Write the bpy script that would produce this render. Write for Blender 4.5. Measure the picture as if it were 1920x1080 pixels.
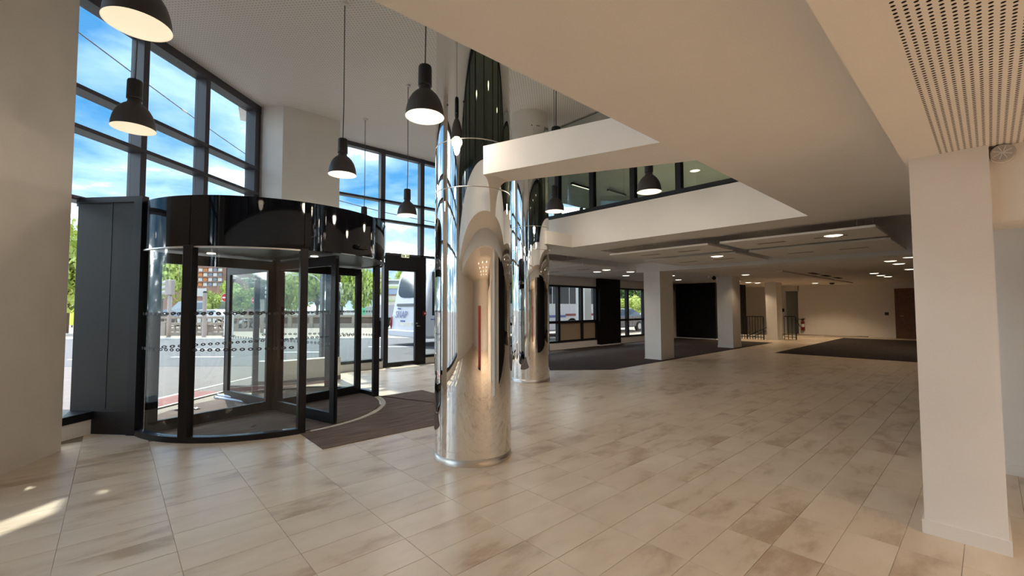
import bpy, math, random
from mathutils import Matrix, Vector
random.seed(7)
S = bpy.context.scene
for o in list(bpy.data.objects):
    bpy.data.objects.remove(o)
COL = S.collection

# ------------------------------------------------------------------ camera, sky, sun, exposure
YAW, PIT, ROL = math.radians(47.616), math.radians(2.57), math.radians(-0.179)
cy, sy, cp, sp = math.cos(YAW), math.sin(YAW), math.cos(PIT), math.sin(PIT)
fw = Vector((cp*cy, cp*sy, sp)); rt = Vector((sy, -cy, 0)); up = rt.cross(fw)
c_, s_ = math.cos(ROL), math.sin(ROL)
rt, up = c_*rt + s_*up, -s_*rt + c_*up
cam = bpy.data.cameras.new('camera'); cam.sensor_width = 36; cam.lens = 817.7/1920*36
cam.clip_start = .02; cam.clip_end = 600
co = bpy.data.objects.new('camera', cam); COL.objects.link(co)
m = Matrix.Identity(4)
for i in range(3):
    m[i][0], m[i][1], m[i][2] = rt[i], up[i], -fw[i]
m[2][3] = 1.5
co.matrix_world = m
S.camera = co

SKY_STRENGTH = 1.0
SUN_STRENGTH = 2.3
EXPOSURE = 1.58
PENDANT_W = 11.0
DOWN_W = 9.5
WARM = (1.0, .86, .70)

vs = S.view_settings
vs.view_transform = 'Standard'; vs.look = 'None'; vs.gamma = 1.0; vs.use_curve_mapping = False
vs.exposure = EXPOSURE
S.cycles.max_bounces = 14; S.cycles.diffuse_bounces = 5; S.cycles.glossy_bounces = 6
S.cycles.transmission_bounces = 8; S.cycles.transparent_max_bounces = 40
S.cycles.sample_clamp_indirect = 12.0


def sky_world():
    w = bpy.data.worlds.new('sky'); S.world = w; w.use_nodes = True
    t = w.node_tree; n = t.nodes; L = t.links; n.clear()
    out = n.new('ShaderNodeOutputWorld'); bg = n.new('ShaderNodeBackground')
    tc = n.new('ShaderNodeTexCoord'); sx = n.new('ShaderNodeSeparateXYZ')
    L.new(tc.outputs['Generated'], sx.inputs[0])
    rampb = n.new('ShaderNodeValToRGB')
    e = rampb.color_ramp.elements
    e[0].position = 0.0; e[0].color = (.20, .29, .36, 1)
    e[1].position = .75; e[1].color = (.028, .135, .33, 1)
    e2 = rampb.color_ramp.elements.new(.22); e2.color = (.052, .19, .38, 1)
    L.new(sx.outputs['Z'], rampb.inputs[0])
    za = n.new('ShaderNodeMath'); za.operation = 'ADD'; za.inputs[1].default_value = .22
    L.new(sx.outputs['Z'], za.inputs[0])
    zm = n.new('ShaderNodeMath'); zm.operation = 'MAXIMUM'; zm.inputs[1].default_value = .08
    L.new(za.outputs[0], zm.inputs[0])
    dv = []
    for ax in 'XY':
        d = n.new('ShaderNodeMath'); d.operation = 'DIVIDE'
        L.new(sx.outputs[ax], d.inputs[0]); L.new(zm.outputs[0], d.inputs[1]); dv.append(d)
    cb = n.new('ShaderNodeCombineXYZ'); L.new(dv[0].outputs[0], cb.inputs[0]); L.new(dv[1].outputs[0], cb.inputs[1])
    no = n.new('ShaderNodeTexNoise'); no.inputs['Scale'].default_value = 1.55; no.inputs['Detail'].default_value = 9
    no.inputs['Roughness'].default_value = .56; no.inputs['Distortion'].default_value = .25
    mp = n.new('ShaderNodeMapping'); mp.inputs['Location'].default_value = (3.1, 7.4, 1.3)
    L.new(cb.outputs[0], mp.inputs[0]); L.new(mp.outputs[0], no.inputs['Vector'])
    rc = n.new('ShaderNodeValToRGB'); e = rc.color_ramp.elements
    e[0].position = .38; e[0].color = (0, 0, 0, 1); e[1].position = .70; e[1].color = (1, 1, 1, 1)
    em = rc.color_ramp.elements.new(.53); em.color = (.022, .022, .022, 1)
    em = rc.color_ramp.elements.new(.585); em.color = (.055, .055, .055, 1)
    L.new(no.outputs[0], rc.inputs[0])
    mx = n.new('ShaderNodeMixRGB'); mx.inputs[2].default_value = (10.5, 10.8, 11.0, 1)
    L.new(rc.outputs[0], mx.inputs[0]); L.new(rampb.outputs[0], mx.inputs[1])
    L.new(mx.outputs[0], bg.inputs[0]); bg.inputs[1].default_value = SKY_STRENGTH
    L.new(bg.outputs[0], out.inputs[0])


sky_world()
sun = bpy.data.lights.new('sun', 'SUN'); sun.energy = SUN_STRENGTH; sun.angle = math.radians(.8); sun.color = (1, .95, .86)
so = bpy.data.objects.new('sun', sun); COL.objects.link(so)
saz, sel = math.radians(84), math.radians(56)
sd = Vector((math.cos(saz)*math.cos(sel), math.sin(saz)*math.cos(sel), math.sin(sel)))
so.rotation_euler = sd.to_track_quat('Z', 'Y').to_euler()
so.location = sd*40

# ------------------------------------------------------------------ helpers
R = math.radians


class MB:
    def __init__(s):
        s.v = []; s.f = []; s.sm = []

    def add(s, vs_, fs, smooth=False):
        b = len(s.v); s.v += [tuple(p) for p in vs_]
        for f in fs:
            s.f.append([i+b for i in f]); s.sm.append(smooth)
        return s

    def box(s, x0, x1, y0, y1, z0, z1):
        return s.prism([(x0, y0), (x1, y0), (x1, y1), (x0, y1)], z0, z1)

    def prism(s, poly, z0, z1):
        a = sum(poly[i][0]*poly[(i+1) % len(poly)][1]-poly[(i+1) % len(poly)][0]*poly[i][1] for i in range(len(poly)))
        if a < 0:
            poly = poly[::-1]
        n = len(poly)
        vs_ = [(p[0], p[1], z0) for p in poly]+[(p[0], p[1], z1) for p in poly]
        fs = [list(range(n))[::-1], list(range(n, 2*n))]+[[i, (i+1) % n, n+(i+1) % n, n+i] for i in range(n)]
        return s.add(vs_, fs)

    def obox(s, c, u, w, h, lu, lw, lh):
        """box centred at c with unit axes u, w, h and full lengths"""
        c, u, w, h = Vector(c), Vector(u)*lu/2, Vector(w)*lw/2, Vector(h)*lh/2
        vs_ = [c+a*u+b*w+d*h for d in (-1, 1) for a, b in ((-1, -1), (1, -1), (1, 1), (-1, 1))]
        fs = [[3, 2, 1, 0], [4, 5, 6, 7], [0, 1, 5, 4], [1, 2, 6, 5], [2, 3, 7, 6], [3, 0, 4, 7]]
        if u.cross(w).dot(h) < 0:
            fs = [f[::-1] for f in fs]
        return s.add(vs_, fs)

    def tube(s, pts, r, seg=8, cap=True):
        pts = [Vector(p) for p in pts]; rings = []
        rr = r if isinstance(r, (list, tuple)) else [r]*len(pts)
        d0 = (pts[1]-pts[0]).normalized()
        a = d0.orthogonal().normalized()
        vs_ = []
        for i, p in enumerate(pts):
            if i == 0: d = pts[1]-pts[0]
            elif i == len(pts)-1: d = pts[-1]-pts[-2]
            else: d = (pts[i+1]-pts[i]).normalized()+(pts[i]-pts[i-1]).normalized()
            d.normalize(); a = (a-d*a.dot(d)).normalized(); b = d.cross(a)
            vs_ += [p+rr[i]*(math.cos(2*math.pi*k/seg)*a+math.sin(2*math.pi*k/seg)*b) for k in range(seg)]
        fs = [[i*seg+k, i*seg+(k+1) % seg, (i+1)*seg+(k+1) % seg, (i+1)*seg+k] for i in range(len(pts)-1) for k in range(seg)]
        s.add(vs_, fs, True)
        if cap:
            n = len(pts)
            b = len(s.v)-n*seg
            s.f.append([b+k for k in range(seg)][::-1]); s.sm.append(False)
            s.f.append([b+(n-1)*seg+k for k in range(seg)]); s.sm.append(False)
        return s

    def lathe(s, prof, c, seg=32, smooth=True, close=False):
        """profile of (r, z) pairs turned about the vertical through c"""
        n = len(prof)
        vs_ = [(c[0]+r*math.cos(2*math.pi*k/seg), c[1]+r*math.sin(2*math.pi*k/seg), c[2]+z) for r, z in prof for k in range(seg)]
        fs = [[i*seg+k, i*seg+(k+1) % seg, (i+1)*seg+(k+1) % seg, (i+1)*seg+k] for i in range(n-1) for k in range(seg)]
        if prof[0][1] > prof[-1][1]:
            fs = [f[::-1] for f in fs]
        s.add(vs_, fs, smooth)
        return s

    def disc(s, c, r, seg=32, down=False, z=0):
        vs_ = [(c[0]+r*math.cos(2*math.pi*k/seg), c[1]+r*math.sin(2*math.pi*k/seg), c[2]+z) for k in range(seg)]
        f = list(range(seg))
        return s.add(vs_, [f[::-1] if down else f])

    def arc(s, c, r0, r1, a0, a1, z0, z1, seg=16):
        """curved wall between radii r0<r1 and angles a0<a1 (degrees)"""
        vs_ = []
        for i in range(seg+1):
            a = R(a0+(a1-a0)*i/seg); ca, sa = math.cos(a), math.sin(a)
            vs_ += [(c[0]+r0*ca, c[1]+r0*sa, z0), (c[0]+r1*ca, c[1]+r1*sa, z0), (c[0]+r1*ca, c[1]+r1*sa, z1), (c[0]+r0*ca, c[1]+r0*sa, z1)]
        b = len(s.v); s.v += vs_
        for i in range(seg):
            o, q = b+4*i, b+4*i+4
            for k, (x, y) in enumerate(((0, 1), (1, 2), (2, 3), (3, 0))):
                s.f.append([o+x, o+y, q+y, q+x][::-1]); s.sm.append(False)
        s.f.append([b, b+1, b+2, b+3]); s.sm.append(False)
        e = b+4*seg
        s.f.append([e+3, e+2, e+1, e]); s.sm.append(False)
        return s

    def build(s, name, mat, parent=None, loc=None, bevel=0, smooth_angle=None):
        org = Vector(loc) if loc is not None else (ORG.get(parent.name, Vector((0, 0, 0))) if parent else Vector((0, 0, 0)))
        me = bpy.data.meshes.new(name)
        me.from_pydata([tuple(Vector(p)-org) for p in s.v], [], s.f)
        me.polygons.foreach_set('use_smooth', s.sm)
        me.materials.append(mat); me.update()
        o = bpy.data.objects.new(name, me); COL.objects.link(o)
        if smooth_angle is not None:
            me.polygons.foreach_set('use_smooth', [True]*len(me.polygons))
            try:
                me.set_sharp_from_angle(angle=R(smooth_angle))
            except Exception:
                pass
        if parent:
            o.parent = parent
        else:
            o.location = org
        ORG[o.name] = org
        if bevel:
            b = o.modifiers.new('bevel', 'BEVEL'); b.width = bevel; b.segments = 2; b.limit_method = 'ANGLE'
        return o


ORG = {}


def tag(o, label=None, cat=None, group=None, kind=None):
    if label: o['label'] = label
    if cat: o['category'] = cat
    if group: o['group'] = group
    if kind: o['kind'] = kind
    return o


def thing(name, label, cat, loc=(0, 0, 0), group=None):
    o = bpy.data.objects.new(name, None); COL.objects.link(o); o.location = loc
    o.empty_display_size = .1
    ORG[o.name] = Vector(loc)
    return tag(o, label, cat, group)


def struct(name, loc=None):
    o = bpy.data.objects.new(name, None); COL.objects.link(o)
    if loc: o.location = loc
    ORG[o.name] = Vector(loc or (0, 0, 0))
    o['kind'] = 'structure'
    return o


def st(o):
    o['kind'] = 'structure'
    return o


def dup(o, loc=None, parent=None):
    c = o.copy(); COL.objects.link(c)
    if parent: c.parent = parent
    if loc is not None: c.location = loc
    for ch in list(o.children):
        dup(ch, None, c)
    return c


def text_mesh(name, body, size, mat, parent, origin, right, upv, depth=.004):
    cu = bpy.data.curves.new(name, 'FONT'); cu.body = body; cu.size = size; cu.extrude = depth; cu.resolution_u = 2
    cu.align_x = 'CENTER'; cu.align_y = 'CENTER'
    tmp = bpy.data.objects.new('tmp', cu); COL.objects.link(tmp)
    dg = bpy.context.evaluated_depsgraph_get()
    me = bpy.data.meshes.new_from_object(tmp.evaluated_get(dg))
    bpy.data.objects.remove(tmp)
    r_, u_ = Vector(right).normalized(), Vector(upv).normalized(); n_ = r_.cross(u_)
    org = Vector(origin)-ORG.get(parent.name, Vector((0, 0, 0)))
    for v in me.vertices:
        v.co = org+r_*v.co.x+u_*v.co.y+n_*v.co.z
    me.materials.clear(); me.materials.append(mat); me.name = name
    o = bpy.data.objects.new(name, me); COL.objects.link(o); o.parent = parent
    ORG[o.name] = ORG.get(parent.name, Vector((0, 0, 0)))
    return o


# ------------------------------------------------------------------ materials
def mat(name, col, rough=.6, metal=0, spec=.5, noise=None, bump=None, emit=None, coat=0):
    """noise: (scale, amount) value mottling; bump: (scale, strength)"""
    M_ = bpy.data.materials.new(name); M_.use_nodes = True
    t = M_.node_tree; n = t.nodes; L = t.links; b = n['Principled BSDF']
    b.inputs['Base Color'].default_value = (*col, 1); b.inputs['Roughness'].default_value = rough
    b.inputs['Metallic'].default_value = metal
    b.inputs['Specular IOR Level'].default_value = spec
    if coat: b.inputs['Coat Weight'].default_value = coat; b.inputs['Coat Roughness'].default_value = .05
    if emit:
        b.inputs['Emission Color'].default_value = (*emit[0], 1); b.inputs['Emission Strength'].default_value = emit[1]
    tc = n.new('ShaderNodeTexCoord')
    if noise:
        no = n.new('ShaderNodeTexNoise'); no.inputs['Scale'].default_value = noise[0]; no.inputs['Detail'].default_value = 5
        L.new(tc.outputs['Object'], no.inputs['Vector'])
        mr = n.new('ShaderNodeMapRange'); mr.inputs[1].default_value = .3; mr.inputs[2].default_value = .7
        mr.inputs[3].default_value = 1-noise[1]; mr.inputs[4].default_value = 1+noise[1]
        L.new(no.outputs[0], mr.inputs[0])
        mx = n.new('ShaderNodeVectorMath'); mx.operation = 'SCALE'; mx.inputs[0].default_value = col
        L.new(mr.outputs[0], mx.inputs['Scale']); L.new(mx.outputs[0], b.inputs['Base Color'])
    if bump:
        no = n.new('ShaderNodeTexNoise'); no.inputs['Scale'].default_value = bump[0]; no.inputs['Detail'].default_value = 4
        L.new(tc.outputs['Object'], no.inputs['Vector'])
        bp = n.new('ShaderNodeBump'); bp.inputs['Strength'].default_value = bump[1]; bp.inputs['Distance'].default_value = .01
        L.new(no.outputs[0], bp.inputs['Height']); L.new(bp.outputs[0], b.inputs['Normal'])
    return M_


def glass(name, tint=(.93, .96, .95), ior=1.5, rough=0.0, extra=0.0):
    """thin clear pane: what it does not mirror passes straight through"""
    M_ = bpy.data.materials.new(name); M_.use_nodes = True
    t = M_.node_tree; n = t.nodes; L = t.links; n.clear()
    out = n.new('ShaderNodeOutputMaterial'); mx = n.new('ShaderNodeMixShader')
    tr = n.new('ShaderNodeBsdfTransparent'); tr.inputs[0].default_value = (*tint, 1)
    gl = n.new('ShaderNodeBsdfGlossy'); gl.inputs['Roughness'].default_value = rough
    lw = n.new('ShaderNodeLayerWeight'); lw.inputs[0].default_value = .5      # Facing: 1 - |cos|, the same from both sides
    pw = n.new('ShaderNodeMath'); pw.operation = 'POWER'; pw.inputs[1].default_value = 5
    ad = n.new('ShaderNodeMath'); ad.operation = 'MULTIPLY_ADD'; ad.use_clamp = True
    ad.inputs[1].default_value = .92; ad.inputs[2].default_value = .035+extra
    L.new(lw.outputs['Facing'], pw.inputs[0]); L.new(pw.outputs[0], ad.inputs[0]); L.new(ad.outputs[0], mx.inputs[0])
    L.new(tr.outputs[0], mx.inputs[1]); L.new(gl.outputs[0], mx.inputs[2]); L.new(mx.outputs[0], out.inputs[0])
    return M_


def tile_material():
    M_ = bpy.data.materials.new('beige stone tile'); M_.use_nodes = True
    t = M_.node_tree; n = t.nodes; L = t.links; b = n['Principled BSDF']
    g = n.new('ShaderNodeNewGeometry')
    mp = n.new('ShaderNodeMapping'); mp.inputs['Location'].default_value = (-.333/.555, -.435/.27333, 0)
    mp.inputs['Scale'].default_value = (1/.555, 1/.27333, 0)
    L.new(g.outputs['Position'], mp.inputs[0])
    fl = n.new('ShaderNodeVectorMath'); fl.operation = 'FLOOR'; L.new(mp.outputs[0], fl.inputs[0])
    wn = n.new('ShaderNodeTexWhiteNoise'); L.new(fl.outputs[0], wn.inputs[0])
    # streaky mottling that runs along each tile, shifted from tile to tile
    of = n.new('ShaderNodeVectorMath'); of.operation = 'MULTIPLY_ADD'
    L.new(wn.outputs['Color'], of.inputs[0]); of.inputs[1].default_value = (9, 9, 9); L.new(g.outputs['Position'], of.inputs[2])
    sc = n.new('ShaderNodeMapping'); sc.inputs['Scale'].default_value = (1.1, 2.6, 1); L.new(of.outputs[0], sc.inputs[0])
    no = n.new('ShaderNodeTexNoise'); no.inputs['Scale'].default_value = 1.5; no.inputs['Detail'].default_value = 7; no.inputs['Roughness'].default_value = .6
    L.new(sc.outputs[0], no.inputs['Vector'])
    no2 = n.new('ShaderNodeTexNoise'); no2.inputs['Scale'].default_value = .35; no2.inputs['Detail'].default_value = 3
    L.new(g.outputs['Position'], no2.inputs['Vector'])
    r = n.new('ShaderNodeValToRGB'); e = r.color_ramp.elements
    e[0].position = .30; e[0].color = (.48, .36, .25, 1); e[1].position = .70; e[1].color = (.78, .675, .55, 1)
    ee = r.color_ramp.elements.new(.45); ee.color = (.69, .575, .45, 1)
    a = n.new('ShaderNodeMath'); a.operation = 'MULTIPLY_ADD'; a.inputs[1].default_value = .10; L.new(wn.outputs['Value'], a.inputs[0])
    a2 = n.new('ShaderNodeMath'); a2.operation = 'ADD'; a2.inputs[1].default_value = -.05; L.new(no.outputs[0], a2.inputs[0]); L.new(a2.outputs[0], a.inputs[2])
    a3 = n.new('ShaderNodeMath'); a3.operation = 'MULTIPLY_ADD'; a3.inputs[1].default_value = .25
    s3 = n.new('ShaderNodeMath'); s3.operation = 'SUBTRACT'; s3.inputs[1].default_value = .5; L.new(no2.outputs[0], s3.inputs[0])
    L.new(s3.outputs[0], a3.inputs[0]); L.new(a.outputs[0], a3.inputs[2])
    L.new(a3.outputs[0], r.inputs[0]); L.new(r.outputs[0], b.inputs['Base Color'])
    rr = n.new('ShaderNodeMapRange'); rr.inputs[3].default_value = .24; rr.inputs[4].default_value = .40
    L.new(no.outputs[0], rr.inputs[0]); L.new(rr.outputs[0], b.inputs['Roughness'])
    bp = n.new('ShaderNodeBump'); bp.inputs['Strength'].default_value = .12; bp.inputs['Distance'].default_value = .004
    L.new(no.outputs[0], bp.inputs['Height']); L.new(bp.outputs[0], b.inputs['Normal'])
    return M_


def steel_material():
    M_ = bpy.data.materials.new('polished steel'); M_.use_nodes = True
    t = M_.node_tree; n = t.nodes; L = t.links; b = n['Principled BSDF']
    b.inputs['Base Color'].default_value = (.86, .85, .83, 1); b.inputs['Metallic'].default_value = 1; b.inputs['Roughness'].default_value = .025
    tc = n.new('ShaderNodeTexCoord'); mp = n.new('ShaderNodeMapping'); mp.inputs['Scale'].default_value = (2.2, 2.2, .55)
    L.new(tc.outputs['Object'], mp.inputs[0])
    no = n.new('ShaderNodeTexNoise'); no.inputs['Scale'].default_value = 1.6; no.inputs['Detail'].default_value = 1.5
    L.new(mp.outputs[0], no.inputs['Vector'])
    bp = n.new('ShaderNodeBump'); bp.inputs['Strength'].default_value = .05; bp.inputs['Distance'].default_value = .01
    L.new(no.outputs[0], bp.inputs['Height']); L.new(bp.outputs[0], b.inputs['Normal'])
    return M_


def dotted_ceiling():
    """white plaster with the faint grid of small acoustic perforations"""
    M_ = mat('perforated plaster', (.70, .66, .61), .85)
    t = M_.node_tree; n = t.nodes; L = t.links; b = n['Principled BSDF']
    g = n.new('ShaderNodeNewGeometry'); mp = n.new('ShaderNodeMapping'); mp.inputs['Rotation'].default_value = (0, 0, R(-41.8))
    mp.inputs['Scale'].default_value = (1/.045,)*3; L.new(g.outputs['Position'], mp.inputs[0])
    fr = n.new('ShaderNodeVectorMath'); fr.operation = 'FRACTION'; L.new(mp.outputs[0], fr.inputs[0])
    sb = n.new('ShaderNodeVectorMath'); sb.operation = 'SUBTRACT'; sb.inputs[1].default_value = (.5, .5, 0); L.new(fr.outputs[0], sb.inputs[0])
    ml = n.new('ShaderNodeVectorMath'); ml.operation = 'MULTIPLY'; ml.inputs[1].default_value = (1, 1, 0); L.new(sb.outputs[0], ml.inputs[0])
    ln = n.new('ShaderNodeVectorMath'); ln.operation = 'LENGTH'; L.new(ml.outputs[0], ln.inputs[0])
    lt = n.new('ShaderNodeMath'); lt.operation = 'LESS_THAN'; lt.inputs[1].default_value = .24; L.new(ln.outputs['Value'], lt.inputs[0])
    mx = n.new('ShaderNodeMixRGB'); mx.inputs[1].default_value = (.88, .845, .80, 1); mx.inputs[2].default_value = (.62, .58, .54, 1)
    L.new(lt.outputs[0], mx.inputs[0]); L.new(mx.outputs[0], b.inputs['Base Color'])
    return M_


def carpet_material(name, c0, c1):
    M_ = mat(name, c0, .95, spec=.2)
    t = M_.node_tree; n = t.nodes; L = t.links; b = n['Principled BSDF']
    g = n.new('ShaderNodeNewGeometry'); mp = n.new('ShaderNodeMapping'); mp.inputs['Scale'].default_value = (2.0, 46, 1)
    L.new(g.outputs['Position'], mp.inputs[0])
    no = n.new('ShaderNodeTexNoise'); no.inputs['Scale'].default_value = 1.0; no.inputs['Detail'].default_value = 4
    L.new(mp.outputs[0], no.inputs['Vector'])
    r = n.new('ShaderNodeValToRGB'); e = r.color_ramp.elements
    e[0].position = .35; e[0].color = (*c0, 1); e[1].position = .68; e[1].color = (*c1, 1)
    L.new(no.outputs[0], r.inputs[0]); L.new(r.outputs[0], b.inputs['Base Color'])
    bp = n.new('ShaderNodeBump'); bp.inputs['Strength'].default_value = .4; bp.inputs['Distance'].default_value = .006
    L.new(no.outputs[0], bp.inputs['Height']); L.new(bp.outputs[0], b.inputs['Normal'])
    return M_


WALL = mat('white wall paint', (.83, .80, .765), .75, noise=(3.0, .02), bump=(60, .05))
PIERSHADE = mat('shaded wall paint', (.66, .61, .55), .8, noise=(3.0, .03), bump=(90, .12))  # white paint darkened, the pier's backlit shade put into its colour
SOFFIT = mat('white plaster soffit', (.83, .785, .73), .8, noise=(2.0, .02))
DARKWOOD = mat('black timber panel', (.009, .007, .006), .6, noise=(6, .25), spec=.15)
BLACK = mat('black anodised metal', (.013, .012, .014), .40, spec=.3)
GREYMETAL = mat('dark grey anodised metal', (.06, .06, .072), .42)
GLOSS = mat('black gloss glass', (.006, .006, .008), .04, spec=.34)
FLANK = mat('dark satin panel', (.030, .026, .023), .42, spec=.22, noise=(1.2, .15))
STEEL = steel_material()
RING = mat('brushed steel band', (.72, .69, .65), .35, metal=1)
TILE = tile_material()
GROUT = mat('grey grout', (.30, .25, .20), .9)
CEILDOT = dotted_ceiling()
MATTING = carpet_material('brown ribbed matting', (.10, .075, .065), (.23, .18, .155))
CARPET = carpet_material('dark brown carpet', (.032, .024, .023), (.078, .060, .057))
PANE = glass('clear pane')
DRUMGLASS = glass('drum glass', tint=(.95, .97, .965))
GALGLASS = glass('gallery glass', tint=(.62, .68, .65), extra=.02)
LAMPSHADE = mat('dark grey lamp enamel', (.045, .04, .04), .45)
LAMPNECK = mat('black lamp neck', (.015, .013, .013), .5)
LAMPIN = mat('lit lamp interior', (.035, .03, .025), .6, emit=((1.0, .84, .58), .29))
LENS = mat('lit lens', (.5, .45, .4), .6, emit=((1.0, .87, .66), 1.2))
WHITE = mat('white plastic', (.80, .78, .75), .45)
DARKVOID = mat('dark void', (.02, .018, .016), .9)
RED = mat('red paint', (.20, .008, .007), .4)
DOORWOOD = mat('brown wood door', (.17, .075, .028), .45, noise=(9, .2))
GREYDOOR = mat('grey green painted panel', (.23, .24, .20), .6)
CABLE = mat('lamp cord', (.10, .09, .085), .7)
LEAFB = mat('leaf bright', (.46, .54, .13), .7, noise=(1.5, .35), spec=.2)
LEAFD = mat('leaf dark', (.11, .20, .055), .7, noise=(1.5, .35), spec=.2)
LEAFO = mat('leaf autumn', (.42, .25, .07), .7, noise=(1.5, .3), spec=.2)
BARK = mat('bark', (.12, .085, .06), .9)
CONCRETE = mat('pale concrete', (.34, .28, .225), .85, noise=(4, .1))
ASPHALT = mat('asphalt', (.115, .115, .12), .9, noise=(3, .08))
PAVE = mat('grey brown paving', (.17, .15, .14), .9, noise=(5, .1))
REDPAVE = mat('red paving', (.26, .11, .10), .9, noise=(5, .1))
KERB = mat('pale kerb stone', (.62, .58, .52), .85, noise=(5, .08))
ROADPAINT = mat('white road paint', (.75, .75, .74), .8)
ORANGE = mat('orange cladding', (.62, .22, .06), .7, noise=(2, .2))
BRICK = mat('brown red cladding', (.36, .19, .13), .8, noise=(2, .2))
FARGLASS = mat('far window glass', (.22, .25, .28), .15)
BUSWHITE = mat('white coach paint', (.52, .52, .56), .3, coat=.3)
BUSGLASS = mat('dark coach glass', (.02, .022, .025), .05)
BLUE = mat('blue print', (.05, .08, .30), .4)
TYRE = mat('black rubber', (.015, .015, .015), .85)
CARDARK = mat('dark grey car paint', (.055, .052, .06), .25, coat=.5)
CARWHITE = mat('white car paint', (.72, .73, .75), .25, coat=.4)
CARSILVER = mat('silver car paint', (.42, .45, .47), .25, coat=.4)
POLE = mat('taupe pole paint', (.42, .34, .30), .6)
GREENP = mat('green panel', (.10, .46, .24), .6)
BEIGEP = mat('beige infill panel', (.42, .32, .22), .7)
YELLOWG = mat('pale green sign', (.55, .62, .30), .5)
VENT = mat('vent grey', (.36, .31, .26), .8)
PAPER = mat('white paper', (.72, .70, .68), .8)
TUBE = mat('pale blue plastic', (.50, .54, .66), .35)
STRIPEBLUE = mat('pale blue cladding', (.36, .44, .62), .6)
CREAM = mat('cream render', (.70, .66, .60), .8)

# ------------------------------------------------------------------ plan
P0 = Vector((-.137, 7.362)); UA = Vector((.7455, .6665)); NA = Vector((-.6665, .7455))
H = 5.55; ZS = 2.79; ZP = 2.51


def fp(u, off):
    p = P0+UA*u+NA*off
    return (p.x, p.y)


def off_of(x, y):
    return (Vector((x, y))-P0).dot(NA)


def u_of(x, y):
    return (Vector((x, y))-P0).dot(UA)


def fbox(mb, u0, u1, o0, o1, z0, z1):
    return mb.prism([fp(u0, o0), fp(u1, o0), fp(u1, o1), fp(u0, o1)], z0, z1)


DC = (1.786, 7.202); DR = 1.57     # revolving door centre and radius
exec_order = []

# ------------------------------------------------------------------ floor
fl = st(MB().prism([(30, -8), (30, 10.35), (3.3, 10.35), fp(3.4, .35), fp(-7.2, .35), (-6.4, 2.3), (-6.4, -8)], -.12, -.006).build('floor', GROUT))
TX, TY = .555, .27333
one = MB()
g_, bv, hh = .0009, .0014, .010
x0, x1, y0, y1 = g_, TX-g_, g_, TY-g_
one.add([(x0, y0, -hh), (x1, y0, -hh), (x1, y1, -hh), (x0, y1, -hh),
         (x0, y0, -bv), (x1, y0, -bv), (x1, y1, -bv), (x0, y1, -bv),
         (x0+bv, y0+bv, 0), (x1-bv, y0+bv, 0), (x1-bv, y1-bv, 0), (x0+bv, y1-bv, 0)],
        [[8, 9, 10, 11]]+[[4+i, 4+(i+1) % 4, 8+(i+1) % 4, 8+i] for i in range(4)]+[[i, (i+1) % 4, 4+(i+1) % 4, 4+i] for i in range(4)])
cand = []
for i in range(-12, 53):
    for j in range(-31, 37):
        x, y = .333+i*TX, .435+j*TY
        cx, cyy = x+TX/2, y+TY/2
        if off_of(cx, cyy) > -.02 or cyy > 10.3 or (cx < -6.1):
            continue
        if (cx-DC[0])**2+(cyy-DC[1])**2 < 1.45**2:
            continue
        d = Vector((cx, cyy, -1.5)); dep = d.dot(fw)
        inview = False; area = 0
        if dep > .6:
            pxx = d.dot(rt)/dep*817.7; pyy = -d.dot(up)/dep*817.7
            inview = abs(pxx) < 1020 and pyy < 600
            area = 1/dep**3
            if 1.75 < cx < 4.1 and 4.9 < cyy < 7.0: area = 0
        cand.append((area if inview else 0, x, y))
cand.sort(reverse=True)
tme = None
for a, x, y in cand[:300]:
    if tme is None:
        o = one.build('tile', TILE, fl); tme = o
    else:
        o = tme.copy(); COL.objects.link(o)
    o.location = (x, y, random.uniform(-.0006, .0006))
rest = MB()
for a, x, y in cand[300:]:
    rest.add([(p[0]+x, p[1]+y, p[2]) for p in one.v], one.f)
tag(rest.build('tile_field', TILE, fl), kind='stuff')

# ------------------------------------------------------------------ mats and carpets
mt = MB().prism([(1.687, 4.835), (4.19, 4.835), (4.19, 7.03), (3.36, 7.03)]+[(DC[0]+1.60*math.cos(R(a)), DC[1]+1.60*math.sin(R(a))) for a in range(-4, -95, -6)]+[(1.687, 5.6)], .001, .007).build('entrance_mat', MATTING)
tag(mt, 'brown ribbed matting set in the tiles before the revolving door opening', 'mat')
mt2 = MB().disc((DC[0], DC[1], .0075), 1.50, 64)
mt2.lathe([(1.50, 0.0005), (1.50, .0075)], (DC[0], DC[1], 0), 64)
tag(mt2.build('entrance_mat', MATTING), 'round brown matting under the wings inside the revolving door', 'mat')
cp1 = MB().prism([(8.9, 6.17), (20.3, 6.17), (20.3, 10.3), (7.0, 10.3), (7.0, 7.75)], .001, .008).build('carpet', CARPET)
tag(cp1, 'dark brown carpet inlay along the low windows around two square columns', 'carpet')
cp2 = MB().box(15.95, 25.8, -3.0, 4.78, .001, .008).build('carpet', CARPET)
tag(cp2, 'dark carpet rectangle before the far wall with the wooden door', 'carpet')

# ------------------------------------------------------------------ room shell
st(MB().prism([(-.372, 6.694), (-1.03, 5.457), (-1.40, 5.655), (-.75, 6.88), (-.62, 6.95)], 0, H).build('wall_left_pier', PIERSHADE))
st(MB().prism([fp(-7.05, .1), (-6.1, 2.0), (-6.1, -8), (-6.4, -8), (-6.4, 2.4), fp(-7.3, .5)], 0, H).build('wall_left', WALL))
st(MB().box(-6.4, 30, -8.3, -8, 0, 3.2).build('wall_rear', WALL))
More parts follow.
